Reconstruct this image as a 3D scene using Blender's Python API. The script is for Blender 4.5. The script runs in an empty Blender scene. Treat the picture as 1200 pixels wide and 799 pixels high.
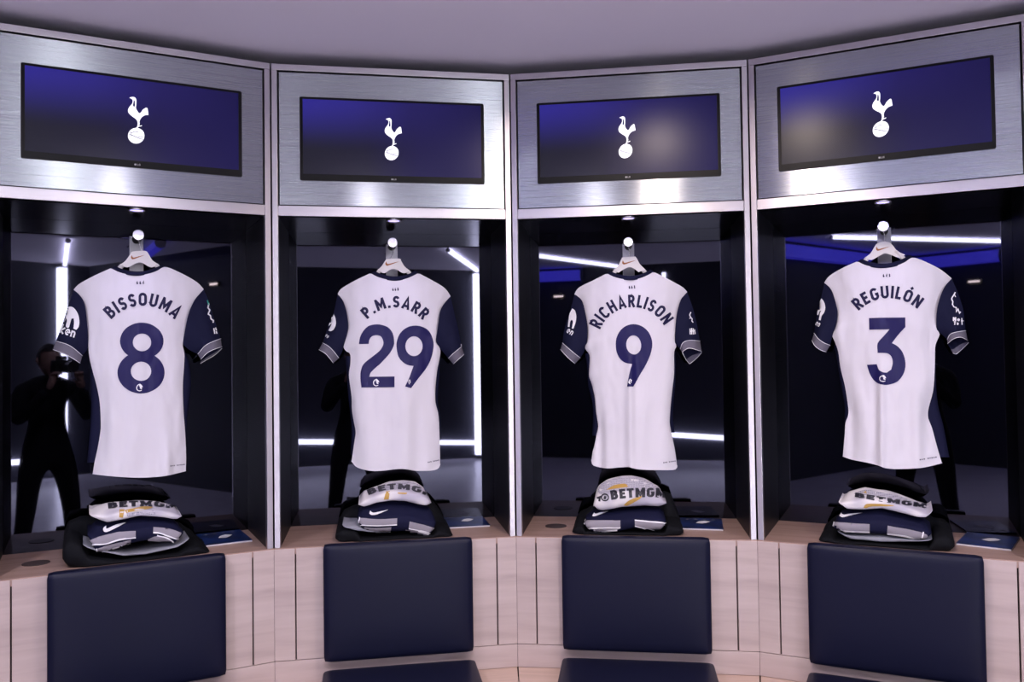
import bpy, bmesh, math, random
from mathutils import Vector, Matrix, noise
from mathutils.bvhtree import BVHTree
from mathutils.geometry import delaunay_2d_cdt

S = bpy.context.scene
C = S.collection
R = math.radians
random.seed(4)

# ------------------------------------------------------------------ camera, world, exposure
H = 1.53                                   # camera height above the floor
FPX = 963.154                              # focal length in pixels of the 1200 px wide frame
CAM = Vector((-0.05608, -3.00058, H))
YAW, PITCH, ROLL = R(0.97897), R(1.31808), R(-0.80012)
FW = Vector((math.sin(YAW)*math.cos(PITCH), math.cos(YAW)*math.cos(PITCH), math.sin(PITCH)))
RT = Vector((math.cos(YAW), -math.sin(YAW), 0))
UP = RT.cross(FW)
RT2 = RT*math.cos(ROLL) + UP*math.sin(ROLL)
UP2 = -RT*math.sin(ROLL) + UP*math.cos(ROLL)

cd = bpy.data.cameras.new('camera')
cam = bpy.data.objects.new('camera', cd); C.objects.link(cam)
cd.sensor_width = 36.0; cd.lens = 36.0*FPX/1200.0; cd.clip_start = 0.02
rotm = Matrix((RT2, UP2, -FW)).transposed().to_4x4()
cam.matrix_world = Matrix.Translation(CAM) @ rotm
S.camera = cam

wd = bpy.data.worlds.new('world'); S.world = wd; wd.use_nodes = True
wd.node_tree.nodes['Background'].inputs[0].default_value = (0.20, 0.18, 0.30, 1)
wd.node_tree.nodes['Background'].inputs[1].default_value = 0.02
S.view_settings.view_transform = 'Standard'
S.view_settings.look = 'None'
S.view_settings.gamma = 1.0
S.view_settings.use_curve_mapping = False
S.view_settings.exposure = 0.0

# ------------------------------------------------------------------ light levels (lamps are built further down)
DOWNLIGHT_W = 27.0
DOWNLIGHT_COL = (1.0, 0.82, 0.72)
DOWNLIGHT_COL2 = (0.94, 0.88, 1.0)
NICHE_W = 2.2
NICHE_COL = (0.72, 0.66, 1.0)
STRIP_E = 48.0
BLUE_E = 4.5
CZ = 2.63                                  # ceiling height

# ------------------------------------------------------------------ bays: flat lockers set round a curve
BW = 0.85
TURN = R(17.67565)
def ring_posts():
    a = TURN/2
    pts = {2: Vector((0, 0, 0))}
    p = Vector((0, 0, 0)); ang = a
    for k in (1, 0, -1):
        p = p - BW*Vector((math.cos(ang), math.sin(ang), 0)); pts[k] = p.copy(); ang += TURN
    p = Vector((0, 0, 0)); ang = -a
    for k in (3, 4, 5):
        p = p + BW*Vector((math.cos(ang), math.sin(ang), 0)); pts[k] = p.copy(); ang -= TURN
    return pts
POST = ring_posts()
def bay_m(b):
    o = POST[b-1]; e = (POST[b]-POST[b-1]).normalized()
    return Matrix.Translation(o) @ Matrix.Rotation(math.atan2(e.y, e.x), 4, 'Z')
BM = {b: bay_m(b) for b in range(0, 6)}
BMI = {b: BM[b].inverted() for b in BM}
def ray(x, y):
    return (FW + RT2*((x-600)/FPX) + UP2*((399.5-y)/FPX)).normalized()
def onw(b, x, y, w):
    """photo pixel -> bay coordinates on the plane at depth w of bay b"""
    o = BMI[b] @ CAM; d = BMI[b].to_3x3() @ ray(x, y)
    return o + d*((w-o.y)/d.y)
def onz(b, x, y, z):
    o = BMI[b] @ CAM; d = BMI[b].to_3x3() @ ray(x, y)
    return o + d*((z-o.z)/d.z)

# ------------------------------------------------------------------ heights (above the floor)
ZTOP, ZM1, ZM0, ZS = H+1.050, H+0.551, H+0.515, H-0.640
ZF, ZB = H-1.026, H-1.109

# ------------------------------------------------------------------ materials
MATS = {}
def mat(name, col, rough=0.5, metal=0.0, emit=None, es=0.0, spec=0.5, coat=0.0, sheen=0.0):
    m = bpy.data.materials.new(name); m.use_nodes = True
    p = m.node_tree.nodes['Principled BSDF']
    p.inputs['Base Color'].default_value = (*col, 1)
    p.inputs['Roughness'].default_value = rough
    p.inputs['Metallic'].default_value = metal
    p.inputs['Specular IOR Level'].default_value = spec
    p.inputs['Coat Weight'].default_value = coat
    p.inputs['Sheen Weight'].default_value = sheen
    if emit:
        p.inputs['Emission Color'].default_value = (*emit, 1)
        p.inputs['Emission Strength'].default_value = es
    MATS[name] = m
    return m
def nn(m, t, **k):
    n = m.node_tree.nodes.new(t)
    for a, v in k.items(): setattr(n, a, v)
    return n
def lk(m, a, b): m.node_tree.links.new(a, b)
def P(m): return m.node_tree.nodes['Principled BSDF']
def objco(m, scale):
    t = nn(m, 'ShaderNodeTexCoord'); mp = nn(m, 'ShaderNodeMapping')
    mp.inputs['Scale'].default_value = scale
    lk(m, t.outputs['Object'], mp.inputs['Vector'])
    return mp.outputs['Vector']
def bump(m, h, strength, dist=0.001):
    b = nn(m, 'ShaderNodeBump'); b.inputs['Strength'].default_value = strength; b.inputs['Distance'].default_value = dist
    lk(m, h, b.inputs['Height']); lk(m, b.outputs['Normal'], P(m).inputs['Normal'])
def ramp(m, fac, stops):
    r = nn(m, 'ShaderNodeValToRGB'); e = r.color_ramp.elements
    e[0].position, e[0].color = stops[0][0], (*stops[0][1], 1)
    e[1].position, e[1].color = stops[-1][0], (*stops[-1][1], 1)
    for q, c in stops[1:-1]:
        n = e.new(q); n.color = (*c, 1)
    lk(m, fac, r.inputs['Fac']); return r.outputs['Color']

def steel(name, col, rough, aniso, scale, vertical_stretch=True):
    m = mat(name, col, rough, 1.0)
    p = P(m); p.inputs['Anisotropic'].default_value = aniso
    v = nn(m, 'ShaderNodeCombineXYZ'); v.inputs[2].default_value = 1.0
    lk(m, v.outputs[0], p.inputs['Tangent'])
    p.inputs['Anisotropic Rotation'].default_value = 0.0 if vertical_stretch else 0.25
    n = nn(m, 'ShaderNodeTexNoise'); n.inputs['Scale'].default_value = 1.0; n.inputs['Detail'].default_value = 3
    lk(m, objco(m, scale), n.inputs['Vector'])
    mr = nn(m, 'ShaderNodeMapRange'); mr.inputs['To Min'].default_value = rough*0.93; mr.inputs['To Max'].default_value = rough*1.08
    lk(m, n.outputs['Fac'], mr.inputs['Value']); lk(m, mr.outputs['Result'], p.inputs['Roughness'])
    return m
M_STEEL = steel('brushed_steel_panel', (0.44, 0.47, 0.50), 0.27, 1.0, (2, 2, 900))
M_FRAME = steel('satin_steel_frame', (0.60, 0.57, 0.60), 0.36, 0.6, (8, 8, 400))
M_CHROME = mat('polished_steel', (0.80, 0.78, 0.80), 0.22, 1.0)
M_PLATE = mat('satin_steel_plate', (0.38, 0.37, 0.40), 0.38, 1.0)
M_BLACK = mat('black_lacquer', (0.004, 0.004, 0.006), 0.18, spec=0.35)
M_DARK = mat('matt_black', (0.008, 0.008, 0.010), 0.6)
M_MIRROR = mat('smoked_mirror', (0.031, 0.031, 0.044), 0.02, 1.0)
# perforated black sheet
M_PERF = mat('perforated_black_metal', (0.02, 0.02, 0.026), 0.4, spec=0.15)
vo = nn(M_PERF, 'ShaderNodeTexVoronoi'); vo.inputs['Scale'].default_value = 1.0; vo.inputs['Randomness'].default_value = 0.0
lk(M_PERF, objco(M_PERF, (120, 120, 120)), vo.inputs['Vector'])
lk(M_PERF, ramp(M_PERF, vo.outputs['Distance'], [(0.25, (0.001, 0.001, 0.0015)), (0.4, (0.006, 0.006, 0.008))]), P(M_PERF).inputs['Base Color'])
bump(M_PERF, vo.outputs['Distance'], 0.6, 0.002)

def wood(name, c1, c2, c3, scale):
    m = mat(name, c2, 0.42)
    n1 = nn(m, 'ShaderNodeTexNoise'); n1.inputs['Scale'].default_value = 1.0; n1.inputs['Detail'].default_value = 5; n1.inputs['Distortion'].default_value = 0.35
    lk(m, objco(m, scale), n1.inputs['Vector'])
    lk(m, ramp(m, n1.outputs['Fac'], [(0.28, c1), (0.5, c2), (0.72, c3)]), P(m).inputs['Base Color'])
    bump(m, n1.outputs['Fac'], 0.06, 0.001)
    return m
M_WOOD = wood('pale_ash_veneer', (0.41, 0.32, 0.305), (0.50, 0.40, 0.38), (0.56, 0.455, 0.435), (2.2, 2.2, 22))
M_WOODTOP_SHADED = wood('shaded_shelf_ash_veneer', (0.25, 0.155, 0.125), (0.33, 0.215, 0.175), (0.39, 0.26, 0.215), (2.0, 30, 30))  # browner shelf tone, with the soffit's shade darkened into the colour
M_WOODSEAT = wood('seat_ash_veneer', (0.44, 0.31, 0.25), (0.54, 0.39, 0.32), (0.60, 0.44, 0.37), (2.0, 24, 24))
M_WOODGAP = mat('dark_joint', (0.03, 0.018, 0.016), 0.8)
# leather
M_LEATHER = mat('navy_leather', (0.0065, 0.0075, 0.024), 0.40, spec=0.17)
lv = nn(M_LEATHER, 'ShaderNodeTexVoronoi'); lv.inputs['Scale'].default_value = 1.0
lk(M_LEATHER, objco(M_LEATHER, (420, 420, 420)), lv.inputs['Vector'])
bump(M_LEATHER, lv.outputs['Distance'], 0.12, 0.0006)
def fabric(name, col, rough=0.85, rib=900, amt=0.15, sheen=0.0):
    m = mat(name, col, rough, spec=0.12, sheen=sheen)
    wv = nn(m, 'ShaderNodeTexWave'); wv.inputs['Scale'].default_value = 1.0
    lk(m, objco(m, (rib/6.28, rib/6.28, 2)), wv.inputs['Vector'])
    bump(m, wv.outputs['Fac'], amt, 0.0006)
    return m
M_WHITE = fabric('white_knit', (0.72, 0.695, 0.75))
M_NAVY = fabric('navy_knit', (0.008, 0.009, 0.032), 0.75)
M_BLACKCLOTH = fabric('black_cloth', (0.0055, 0.006, 0.0085), 0.8)
M_GREY = fabric('grey_rib', (0.15, 0.14, 0.18), 0.8)
M_GREYBAND = fabric('grey_band_knit', (0.29, 0.27, 0.31), 0.8)
M_BLUEGREY = fabric('pale_blue_grey_cloth', (0.27, 0.275, 0.325), 0.85)
M_PRINT = mat('navy_print', (0.013, 0.010, 0.082), 0.45, spec=0.25)
M_TEXT = mat('dark_navy_print', (0.012, 0.010, 0.05), 0.5, spec=0.2)
M_WPRINT = mat('white_print', (0.85, 0.84, 0.88), 0.5)
M_GREEN = mat('green_print', (0.03, 0.32, 0.26), 0.5)
M_GOLD = mat('gold_print', (0.50, 0.30, 0.06), 0.5)
M_BLKPRINT = mat('black_print', (0.012, 0.012, 0.022), 0.5)
M_SWOOSH = mat('bronze_print', (0.36, 0.12, 0.03), 0.5)
M_PLASTIC = mat('white_plastic', (0.80, 0.77, 0.78), 0.35)
M_BEZEL = mat('monitor_bezel', (0.006, 0.006, 0.007), 0.4, spec=0.2)
M_EMBLEM = mat('screen_white', (0.8, 0.8, 0.8), 0.3, emit=(0.93, 0.94, 1.0), es=0.95)
M_EMBLINE = mat('screen_grey_line', (0.4, 0.4, 0.4), 0.3, emit=(0.30, 0.30, 0.40), es=0.6)
M_TINY = mat('bezel_mark', (0.5, 0.5, 0.5), 0.4)
# warm-up top: white with grey dotted bands
M_WARM = mat('warm_up_knit', (0.74, 0.71, 0.72), 0.85, spec=0.2)
wn = nn(M_WARM, 'ShaderNodeTexNoise'); wn.inputs['Scale'].default_value = 9; wn.inputs['Detail'].default_value = 1
lk(M_WARM, objco(M_WARM, (1, 1, 1)), wn.inputs['Vector'])
lk(M_WARM, ramp(M_WARM, wn.outputs['Fac'], [(0.42, (0.74, 0.71, 0.72)), (0.60, (0.46, 0.44, 0.52))]), P(M_WARM).inputs['Base Color'])
# dotted grey panel of the warm-up top
M_DOTS = mat('dotted_grey_print', (0.3, 0.3, 0.36), 0.8, spec=0.2)
dv = nn(M_DOTS, 'ShaderNodeTexVoronoi'); dv.inputs['Randomness'].default_value = 0.2; dv.inputs['Scale'].default_value = 1
lk(M_DOTS, objco(M_DOTS, (210, 210, 210)), dv.inputs['Vector'])
lk(M_DOTS, ramp(M_DOTS, dv.outputs['Distance'], [(0.25, (0.16, 0.16, 0.22)), (0.5, (0.50, 0.48, 0.55))]), P(M_DOTS).inputs['Base Color'])
# screen picture: deep blue, brighter in its upper left (the picture it shows)
M_SCREEN = mat('display_blue', (0.002, 0.002, 0.006), 0.26, spec=0.22)
tc = nn(M_SCREEN, 'ShaderNodeTexCoord'); sx = nn(M_SCREEN, 'ShaderNodeSeparateXYZ')
lk(M_SCREEN, tc.outputs['Generated'], sx.inputs[0])
c_top = ramp(M_SCREEN, sx.outputs['X'], [(0.0, (0.045, 0.035, 0.42)), (0.28, (0.042, 0.032, 0.34)), (0.6, (0.025, 0.018, 0.17)), (1.0, (0.014, 0.010, 0.10))])
c_bot = ramp(M_SCREEN, sx.outputs['X'], [(0.0, (0.020, 0.019, 0.035)), (0.35, (0.018, 0.016, 0.045)), (0.65, (0.018, 0.013, 0.10)), (1.0, (0.014, 0.010, 0.11))])
mx = nn(M_SCREEN, 'ShaderNodeMix', data_type='RGBA')
mrz = nn(M_SCREEN, 'ShaderNodeMapRange', interpolation_type='SMOOTHSTEP'); mrz.inputs['From Min'].default_value = 0.30; mrz.inputs['From Max'].default_value = 1.0
lk(M_SCREEN, sx.outputs['Z'], mrz.inputs['Value']); lk(M_SCREEN, mrz.outputs['Result'], mx.inputs['Factor'])
lk(M_SCREEN, c_bot, mx.inputs['A']); lk(M_SCREEN, c_top, mx.inputs['B'])
lk(M_SCREEN, mx.outputs['Result'], P(M_SCREEN).inputs['Emission Color']); P(M_SCREEN).inputs['Emission Strength'].default_value = 0.62
# room
M_CEIL = mat('ceiling_paint', (0.80, 0.76, 0.85), 0.8)
cn = nn(M_CEIL, 'ShaderNodeTexNoise'); cn.inputs['Scale'].default_value = 60; lk(M_CEIL, objco(M_CEIL, (1, 1, 1)), cn.inputs['Vector']); bump(M_CEIL, cn.outputs['Fac'], 0.03)
M_FLOOR = mat('grey_resin_floor', (0.42, 0.41, 0.45), 0.28)
fn = nn(M_FLOOR, 'ShaderNodeTexNoise'); fn.inputs['Scale'].default_value = 6; lk(M_FLOOR, objco(M_FLOOR, (1, 1, 1)), fn.inputs['Vector'])
lk(M_FLOOR, ramp(M_FLOOR, fn.outputs['Fac'], [(0.3, (0.50, 0.48, 0.54)), (0.7, (0.58, 0.56, 0.62))]), P(M_FLOOR).inputs['Base Color'])
M_WALL = mat('charcoal_wall', (0.026, 0.026, 0.042), 0.6)
wn2 = nn(M_WALL, 'ShaderNodeTexNoise'); wn2.inputs['Scale'].default_value = 30; lk(M_WALL, objco(M_WALL, (1, 1, 1)), wn2.inputs['Vector']); bump(M_WALL, wn2.outputs['Fac'], 0.05)
M_STRIP = mat('white_led', (0.9, 0.9, 0.9), 0.5, emit=(0.95, 0.95, 1.0), es=STRIP_E)
M_BLUE = mat('blue_led', (0.1, 0.1, 0.6), 0.5, emit=(0.10, 0.08, 1.0), es=BLUE_E)
M_LAMPW = mat('warm_lamp_lens', (0.9, 0.85, 0.8), 0.4, emit=(1.0, 0.80, 0.58), es=25)
M_LAMPB = mat('cool_lamp_lens', (0.8, 0.8, 0.9), 0.4, emit=(0.42, 0.36, 1.0), es=2.2)
M_COVER = mat('magazine_cover', (0.012, 0.03, 0.16), 0.3)
mn = nn(M_COVER, 'ShaderNodeTexNoise'); mn.inputs['Scale'].default_value = 14; lk(M_COVER, objco(M_COVER, (1, 1, 1)), mn.inputs['Vector'])
lk(M_COVER, ramp(M_COVER, mn.outputs['Fac'], [(0.35, (0.004, 0.007, 0.03)), (0.65, (0.008, 0.03, 0.15))]), P(M_COVER).inputs['Base Color'])  # cover blues lowered to include the shade the magazine lies in
M_PAPER = mat('paper_edge', (0.62, 0.60, 0.64), 0.7)
M_GROMMET = mat('brown_grommet', (0.045, 0.030, 0.028), 0.5)

# ------------------------------------------------------------------ object helpers
def tag(o, label=None, cat=None, group=None, kind=None):
    if label: o['label'] = label
    if cat: o['category'] = cat
    if group: o['group'] = group
    if kind: o['kind'] = kind
    return o
class MB:
    """collects shapes in bay coordinates"""
    def __init__(s): s.v = []; s.f = []; s.smooth = False
    def add(s, vs, fs):
        k = len(s.v); s.v += [Vector(v) for v in vs]; s.f += [tuple(i+k for i in f) for f in fs]; return s
    def box(s, x0, x1, y0, y1, z0, z1):
        return s.add([(x0,y0,z0),(x1,y0,z0),(x1,y1,z0),(x0,y1,z0),(x0,y0,z1),(x1,y0,z1),(x1,y1,z1),(x0,y1,z1)],
                     [(0,3,2,1),(4,5,6,7),(0,1,5,4),(1,2,6,5),(2,3,7,6),(3,0,4,7)])
    def cyl(s, p0, p1, r0, r1=None, n=20, cap=True):
        r1 = r0 if r1 is None else r1; p0 = Vector(p0); p1 = Vector(p1); d = (p1-p0).normalized()
        a = d.orthogonal().normalized(); b = d.cross(a); vs = []
        for p, r in ((p0, r0), (p1, r1)):
            for i in range(n):
                t = 2*math.pi*i/n; vs.append(p + a*r*math.cos(t) + b*r*math.sin(t))
        fs = [(i, (i+1) % n, n+(i+1) % n, n+i) for i in range(n)]
        if cap: fs += [tuple(range(n-1, -1, -1)), tuple(range(n, 2*n))]
        return s.add(vs, fs)
    def tube(s, pts, r, n=8):
        pts = [Vector(p) for p in pts]; vs = []; m = len(pts); pa = None
        for i, p in enumerate(pts):
            d = (pts[min(i+1, m-1)]-pts[max(i-1, 0)]).normalized()
            a = d.orthogonal().normalized() if pa is None else (pa - d*pa.dot(d)).normalized()
            pa = a; b = d.cross(a)
            rr = r[i] if isinstance(r, (list, tuple)) else r
            for k in range(n):
                t = 2*math.pi*k/n; vs.append(p + a*rr*math.cos(t) + b*rr*math.sin(t))
        fs = [(i*n+k, i*n+(k+1) % n, (i+1)*n+(k+1) % n, (i+1)*n+k) for i in range(m-1) for k in range(n)]
        fs += [tuple(range(n-1, -1, -1)), tuple(range((m-1)*n, m*n))]
        return s.add(vs, fs)
    def grid(s, rows):
        nr, nc = len(rows), len(rows[0])
        return s.add([p for r in rows for p in r], [(i*nc+j, i*nc+j+1, (i+1)*nc+j+1, (i+1)*nc+j) for i in range(nr-1) for j in range(nc-1)])
    def frame(s, x0, x1, z0, z1, hx0, hx1, hz0, hz1, y0, y1):
        """plate with a rectangular hole"""
        o = [(x0, z0), (x1, z0), (x1, z1), (x0, z1)]; h = [(hx0, hz0), (hx1, hz0), (hx1, hz1), (hx0, hz1)]
        vs = [(x, y0, z) for x, z in o] + [(x, y0, z) for x, z in h] + [(x, y1, z) for x, z in o] + [(x, y1, z) for x, z in h]
        fs = []
        for i in range(4):
            j = (i+1) % 4
            fs += [(i, j, 4+j, 4+i), (8+j, 8+i, 12+i, 12+j), (j, i, 8+i, 8+j), (4+i, 4+j, 12+j, 12+i)]
        return s.add(vs, fs)
    def bevel(s, w, seg=2):
        bm = s.bm(Vector((0, 0, 0)))
        bmesh.ops.bevel(bm, geom=list(bm.edges), offset=w, segments=seg, profile=0.5, affect='EDGES')
        bm.verts.index_update()
        s.v = [v.co.copy() for v in bm.verts]; s.f = [tuple(v.index for v in f.verts) for f in bm.faces]; bm.free()
        return s
    def bm(s, off):
        bm = bmesh.new()
        vs = [bm.verts.new(v-off) for v in s.v]
        for f in s.f:
            try: bm.faces.new([vs[i] for i in f])
            except ValueError: pass
        return bm
    def mesh(s, name, off, m, recalc=True):
        bm = s.bm(off)
        if recalc: bmesh.ops.recalc_face_normals(bm, faces=list(bm.faces))
        me = bpy.data.meshes.new(name); bm.to_mesh(me); bm.free()
        me.materials.append(m)
        if s.smooth:
            for p in me.polygons: p.use_smooth = True
        return me
def thing(name, b, base, label, cat, group=None):
    o = bpy.data.objects.new(name, None); C.objects.link(o); o.empty_display_size = 0.1
    o.matrix_world = (BM[b] if b is not None else Matrix.Identity(4)) @ Matrix.Translation(base)
    o['_b'] = [float(x) for x in base]
    tag(o, label, cat, group); OFF[o.name] = Vector(base); del o['_b']
    return o
OFF = {}
def part(name, mb, m, parent, smooth=False, label=None, recalc=True):
    mb.smooth = mb.smooth or smooth
    off = OFF[parent.name]
    o = bpy.data.objects.new(name, mb.mesh(name, off, m, recalc)); C.objects.link(o); o.parent = parent
    OFF[o.name] = off
    if label: o['label'] = label
    return o
def single(name, b, base, mb, m, label, cat, group=None, smooth=False, kind=None):
    mb.smooth = smooth; base = Vector(base)
    o = bpy.data.objects.new(name, mb.mesh(name, base, m)); C.objects.link(o)
    o.matrix_world = (BM[b] if b is not None else Matrix.Identity(4)) @ Matrix.Translation(base)
    OFF[o.name] = base
    return tag(o, label, cat, group, kind)

# ------------------------------------------------------------------ flat shapes: smoothing, strokes, triangulation, prints
def smooth_loop(pts, n=5, corner=60, closed=True):
    m = len(pts); out = []
    V = [Vector(p) for p in pts]
    def is_corner(i):
        if not closed and i in (0, m-1): return True
        a = V[i]-V[i-1]; c = V[(i+1) % m]-V[i]
        if a.length < 1e-9 or c.length < 1e-9: return True
        return math.degrees(a.angle(c)) > corner
    cr = [is_corner(i) for i in range(m)]
    for i in range(m if closed else m-1):
        p1, p2 = V[i], V[(i+1) % m]
        p0 = V[i-1] if not cr[i] else p1 - (p2-p1)
        p3 = V[(i+2) % m] if not cr[(i+1) % m] else p2 + (p2-p1)
        for k in range(n):
            t = k/n
            out.append(0.5*((2*p1) + (p2-p0)*t + (2*p0-5*p1+4*p2-p3)*t*t + (3*p1-p0-3*p2+p3)*t**3))
    if not closed: out.append(V[-1])
    return [(p.x, p.y) for p in out]
def ell(cx, cy, rx, ry, n=36, a0=0, a1=360, rot=0):
    full = abs(a1-a0) >= 360
    k = n if full else n+1
    o = []
    for i in range(k):
        t = R(a0+(a1-a0)*i/n); x, y = rx*math.cos(t), ry*math.sin(t); c, s = math.cos(R(rot)), math.sin(R(rot))
        o.append((cx+x*c-y*s, cy+x*s+y*c))
    return o
def stroke(pts, t, closed=False):
    """centre line -> loops of a ribbon of width t"""
    V = [Vector(p) for p in pts]; m = len(V); L, Rr = [], []
    for i in range(m):
        if closed: a, c = V[i]-V[i-1], V[(i+1) % m]-V[i]
        else:
            a = V[i]-V[i-1] if i > 0 else V[1]-V[0]; c = V[i+1]-V[i] if i < m-1 else V[-1]-V[-2]
        a = a.normalized(); c = c.normalized(); n1 = Vector((-a.y, a.x)); n2 = Vector((-c.y, c.x))
        b = n1+n2; b = b.normalized() if b.length > 1e-6 else n1
        k = min(1/max(b.dot(n1), 0.3), 2.2)
        L.append(tuple(V[i]+b*(t/2*k))); Rr.append(tuple(V[i]-b*(t/2*k)))
    return [L, Rr] if closed else [L+Rr[::-1]]
def inside(p, loops):
    x, y = p; c = False
    for lp in loops:
        n = len(lp)
        for i in range(n):
            x1, y1 = lp[i]; x2, y2 = lp[(i+1) % n]
            if (y1 > y) != (y2 > y) and x < (x2-x1)*(y-y1)/(y2-y1)+x1: c = not c
    return c
def tri(loops, g):
    pts, ed = [], []
    for lp in loops:
        q = []
        for i in range(len(lp)):
            a, c = Vector(lp[i]), Vector(lp[(i+1) % len(lp)])
            k = max(1, int((c-a).length/g))
            q += [a+(c-a)*(j/k) for j in range(k)]
        k0 = len(pts); pts += q; ed += [(k0+i, k0+(i+1) % len(q)) for i in range(len(q))]
    xs = [p.x for p in pts]; ys = [p.y for p in pts]
    x = min(xs)+g/2; 
    while x < max(xs):
        y = min(ys)+g/2
        while y < max(ys):
            if inside((x, y), loops): pts.append(Vector((x, y)))
            y += g
        x += g
    v, e, f, *_ = delaunay_2d_cdt(pts, ed, [], 0, 1e-5)
    ft = []
    for t in f:
        cx = sum(v[i].x for i in t)/3; cy = sum(v[i].y for i in t)/3
        if inside((cx, cy), loops): ft.append(tuple(t))
    return v, ft
class Target:
    """surface that prints are laid on"""
    def __init__(s, objs):
        vs, fs = [], []
        bpy.context.view_layer.update()
        for o in objs:
            k = len(vs); vs += [o.matrix_world @ v.co for v in o.data.vertices]
            fs += [tuple(i+k for i in p.vertices) for p in o.data.polygons]
        s.t = BVHTree.FromPolygons(vs, fs)
    def hit(s, x, y, lift):
        d = ray(x, y); loc, nor, i, dist = s.t.ray_cast(CAM, d)
        if loc is None:
            for q in range(1, 6):
                pass
            loc, nor, i, dist = s.t.find_nearest(CAM + d*3.3)
        if nor.dot(d) > 0: nor = -nor
        return loc + nor*lift
def print_on(name, b, pieces, tgt, m, parent, org, sc, g=12, lift=0.0013, label=None, free_w=None):
    """pieces: list of loop-lists in zoomed photo pixels; laid on the surface where the photo shows them"""
    mb = MB(); cache = {}
    for loops in pieces:
        v, f = tri(loops, g)
        vs = []
        for p in v:
            x, y = org[0]+p.x/sc, org[1]+p.y/sc
            vs.append(BMI[b] @ tgt.hit(x, y, lift))
        mb.add(vs, f)
    return part(name, mb, m, parent, smooth=True, label=label, recalc=False)

# ------------------------------------------------------------------ stroke alphabet (units: height 1)
def glyph(ch, t):
    h = t/2; A = lambda *a: ell(*a[:4], n=16, a0=a[4], a1=a[5])
    if ch == 'I': return 0.0+t, [(0, [(h, 0), (h, 1)])]
    if ch == '.': return t*1.1, [(0, [(h, 0), (h, t)])]
    if ch == 'L': return .46, [(0, [(h, 1), (h, h), (.46, h)])]
    if ch == 'E': return .50, [(0, [(.5, 1-h), (h, 1-h), (h, h), (.5, h)]), (0, [(h, .52), (.45, .52)])]
    if ch == 'T': return .56, [(0, [(0, 1-h), (.56, 1-h)]), (0, [(.28, 1), (.28, 0)])]
    if ch == 'H': return .62, [(0, [(h, 0), (h, 1)]), (0, [(.62-h, 0), (.62-h, 1)]), (0, [(h, .52), (.62-h, .52)])]
    if ch == 'N': return .64, [(0, [(h, 0), (h, 1)]), (0, [(h, 1-h*.4), (.64-h, h*.4)]), (0, [(.64-h, 0), (.64-h, 1)])]
    if ch == 'M': return .78, [(0, [(h, 0), (h, 1)]), (0, [(.78-h, 0), (.78-h, 1)]), (0, [(h, .94), (.39, .32), (.78-h, .94)])]
    if ch == 'A': return .68, [(0, [(h*.9, 0), (.34, .97), (.68-h*.9, 0)]), (0, [(.16, .27), (.52, .27)])]
    if ch == 'U': return .62, [(0, [(h, 1), (h, .31)] + A(.31, .31, .31-h, .31-h, 180, 360) + [(.62-h, 1)])]
    if ch in 'OÓ':
        r = [(1, A(.32, .69, .32-h, .31-h, 0, 180) + A(.32, .31, .32-h, .31-h, 180, 360))]
        if ch == 'Ó': r.append((0, [(.30, 1.08), (.44, 1.26)]))
        return .64, r
    if ch == 'C': return .60, [(0, A(.32, .69, .32-h, .31-h, 20, 180) + A(.32, .31, .32-h, .31-h, 180, 340))]
    if ch == 'G': return .62, [(0, A(.32, .69, .32-h, .31-h, 25, 180) + A(.32, .31, .32-h, .31-h, 180, 360) + [(.64-h, .47), (.36, .47)])]
    if ch == 'S':
        r1 = (.5-h)/2
        return .56, [(0, A(.28, .5+r1, .28-h, r1, 20, 270) + A(.28, h+r1, .28-h, r1, 90, -160)[1:])]
    if ch in 'PR':
        b = [(0, [(h, 0), (h, 1)]), (0, [(h, 1-h), (.30, 1-h)] + A(.30, .74-h*.5, .27-h, .26-h*.5, 90, -90) + [(h, .48)])]
        if ch == 'R': b.append((0, [(.28, .48), (.58-h*.7, 0)]))
        return .57, b
    if ch == 'B':
        return .60, [(0, [(h, 0), (h, 1)]), (0, [(h, 1-h), (.30, 1-h)] + A(.30, (1-h+.53)/2, .26-h, (1-h-.53)/2, 90, -90) + [(h, .53)]),
                     (0, [(h, .53), (.31, .53)] + A(.31, (.53+h)/2, .29-h, (.53-h)/2, 90, -90) + [(h, h)])]
    if ch == 'k': return .48, [(0, [(h, 0), (h, 1)]), (0, [(.44, .68), (h, .28), (.46, 0)])]
    if ch == 'e': return .52, [(0, [(h, .36), (.52-h, .36)] + A(.26, .36, .26-h, .36-h, 0, 310))]
    if ch == 'n': return .50, [(0, [(h, 0), (h, .70)]), (0, [(h, .40)] + A(.25, .42, .25-h, .28-h, 180, 0) + [(.50-h, 0)])]
    if ch == 'o': return .52, [(1, A(.26, .36, .26-h, .36-h, 0, 360)[:-1])]
    if ch == '6': return .5, [(1, A(.25, .28, .25-h, .28-h, 0, 360)[:-1]), (0, A(.32, .30, .32-h, .70-h, 175, 90))]
    if ch == '4': return .5, [(0, [(.36, 0), (.36, 1), (0+h, .3), (.5, .3)])]
    if ch == '3': return .5, [(0, A(.23, .75, .24-h, .25-h, 140, -90) + A(.23, .27, .27-h, .27-h, 90, -140))]
    if ch == '8': return .5, [(1, A(.25, .75, .22-h, .25-h, 0, 360)[:-1]), (1, A(.25, .27, .25-h, .27-h, 0, 360)[:-1])]
    return .3, []
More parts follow.
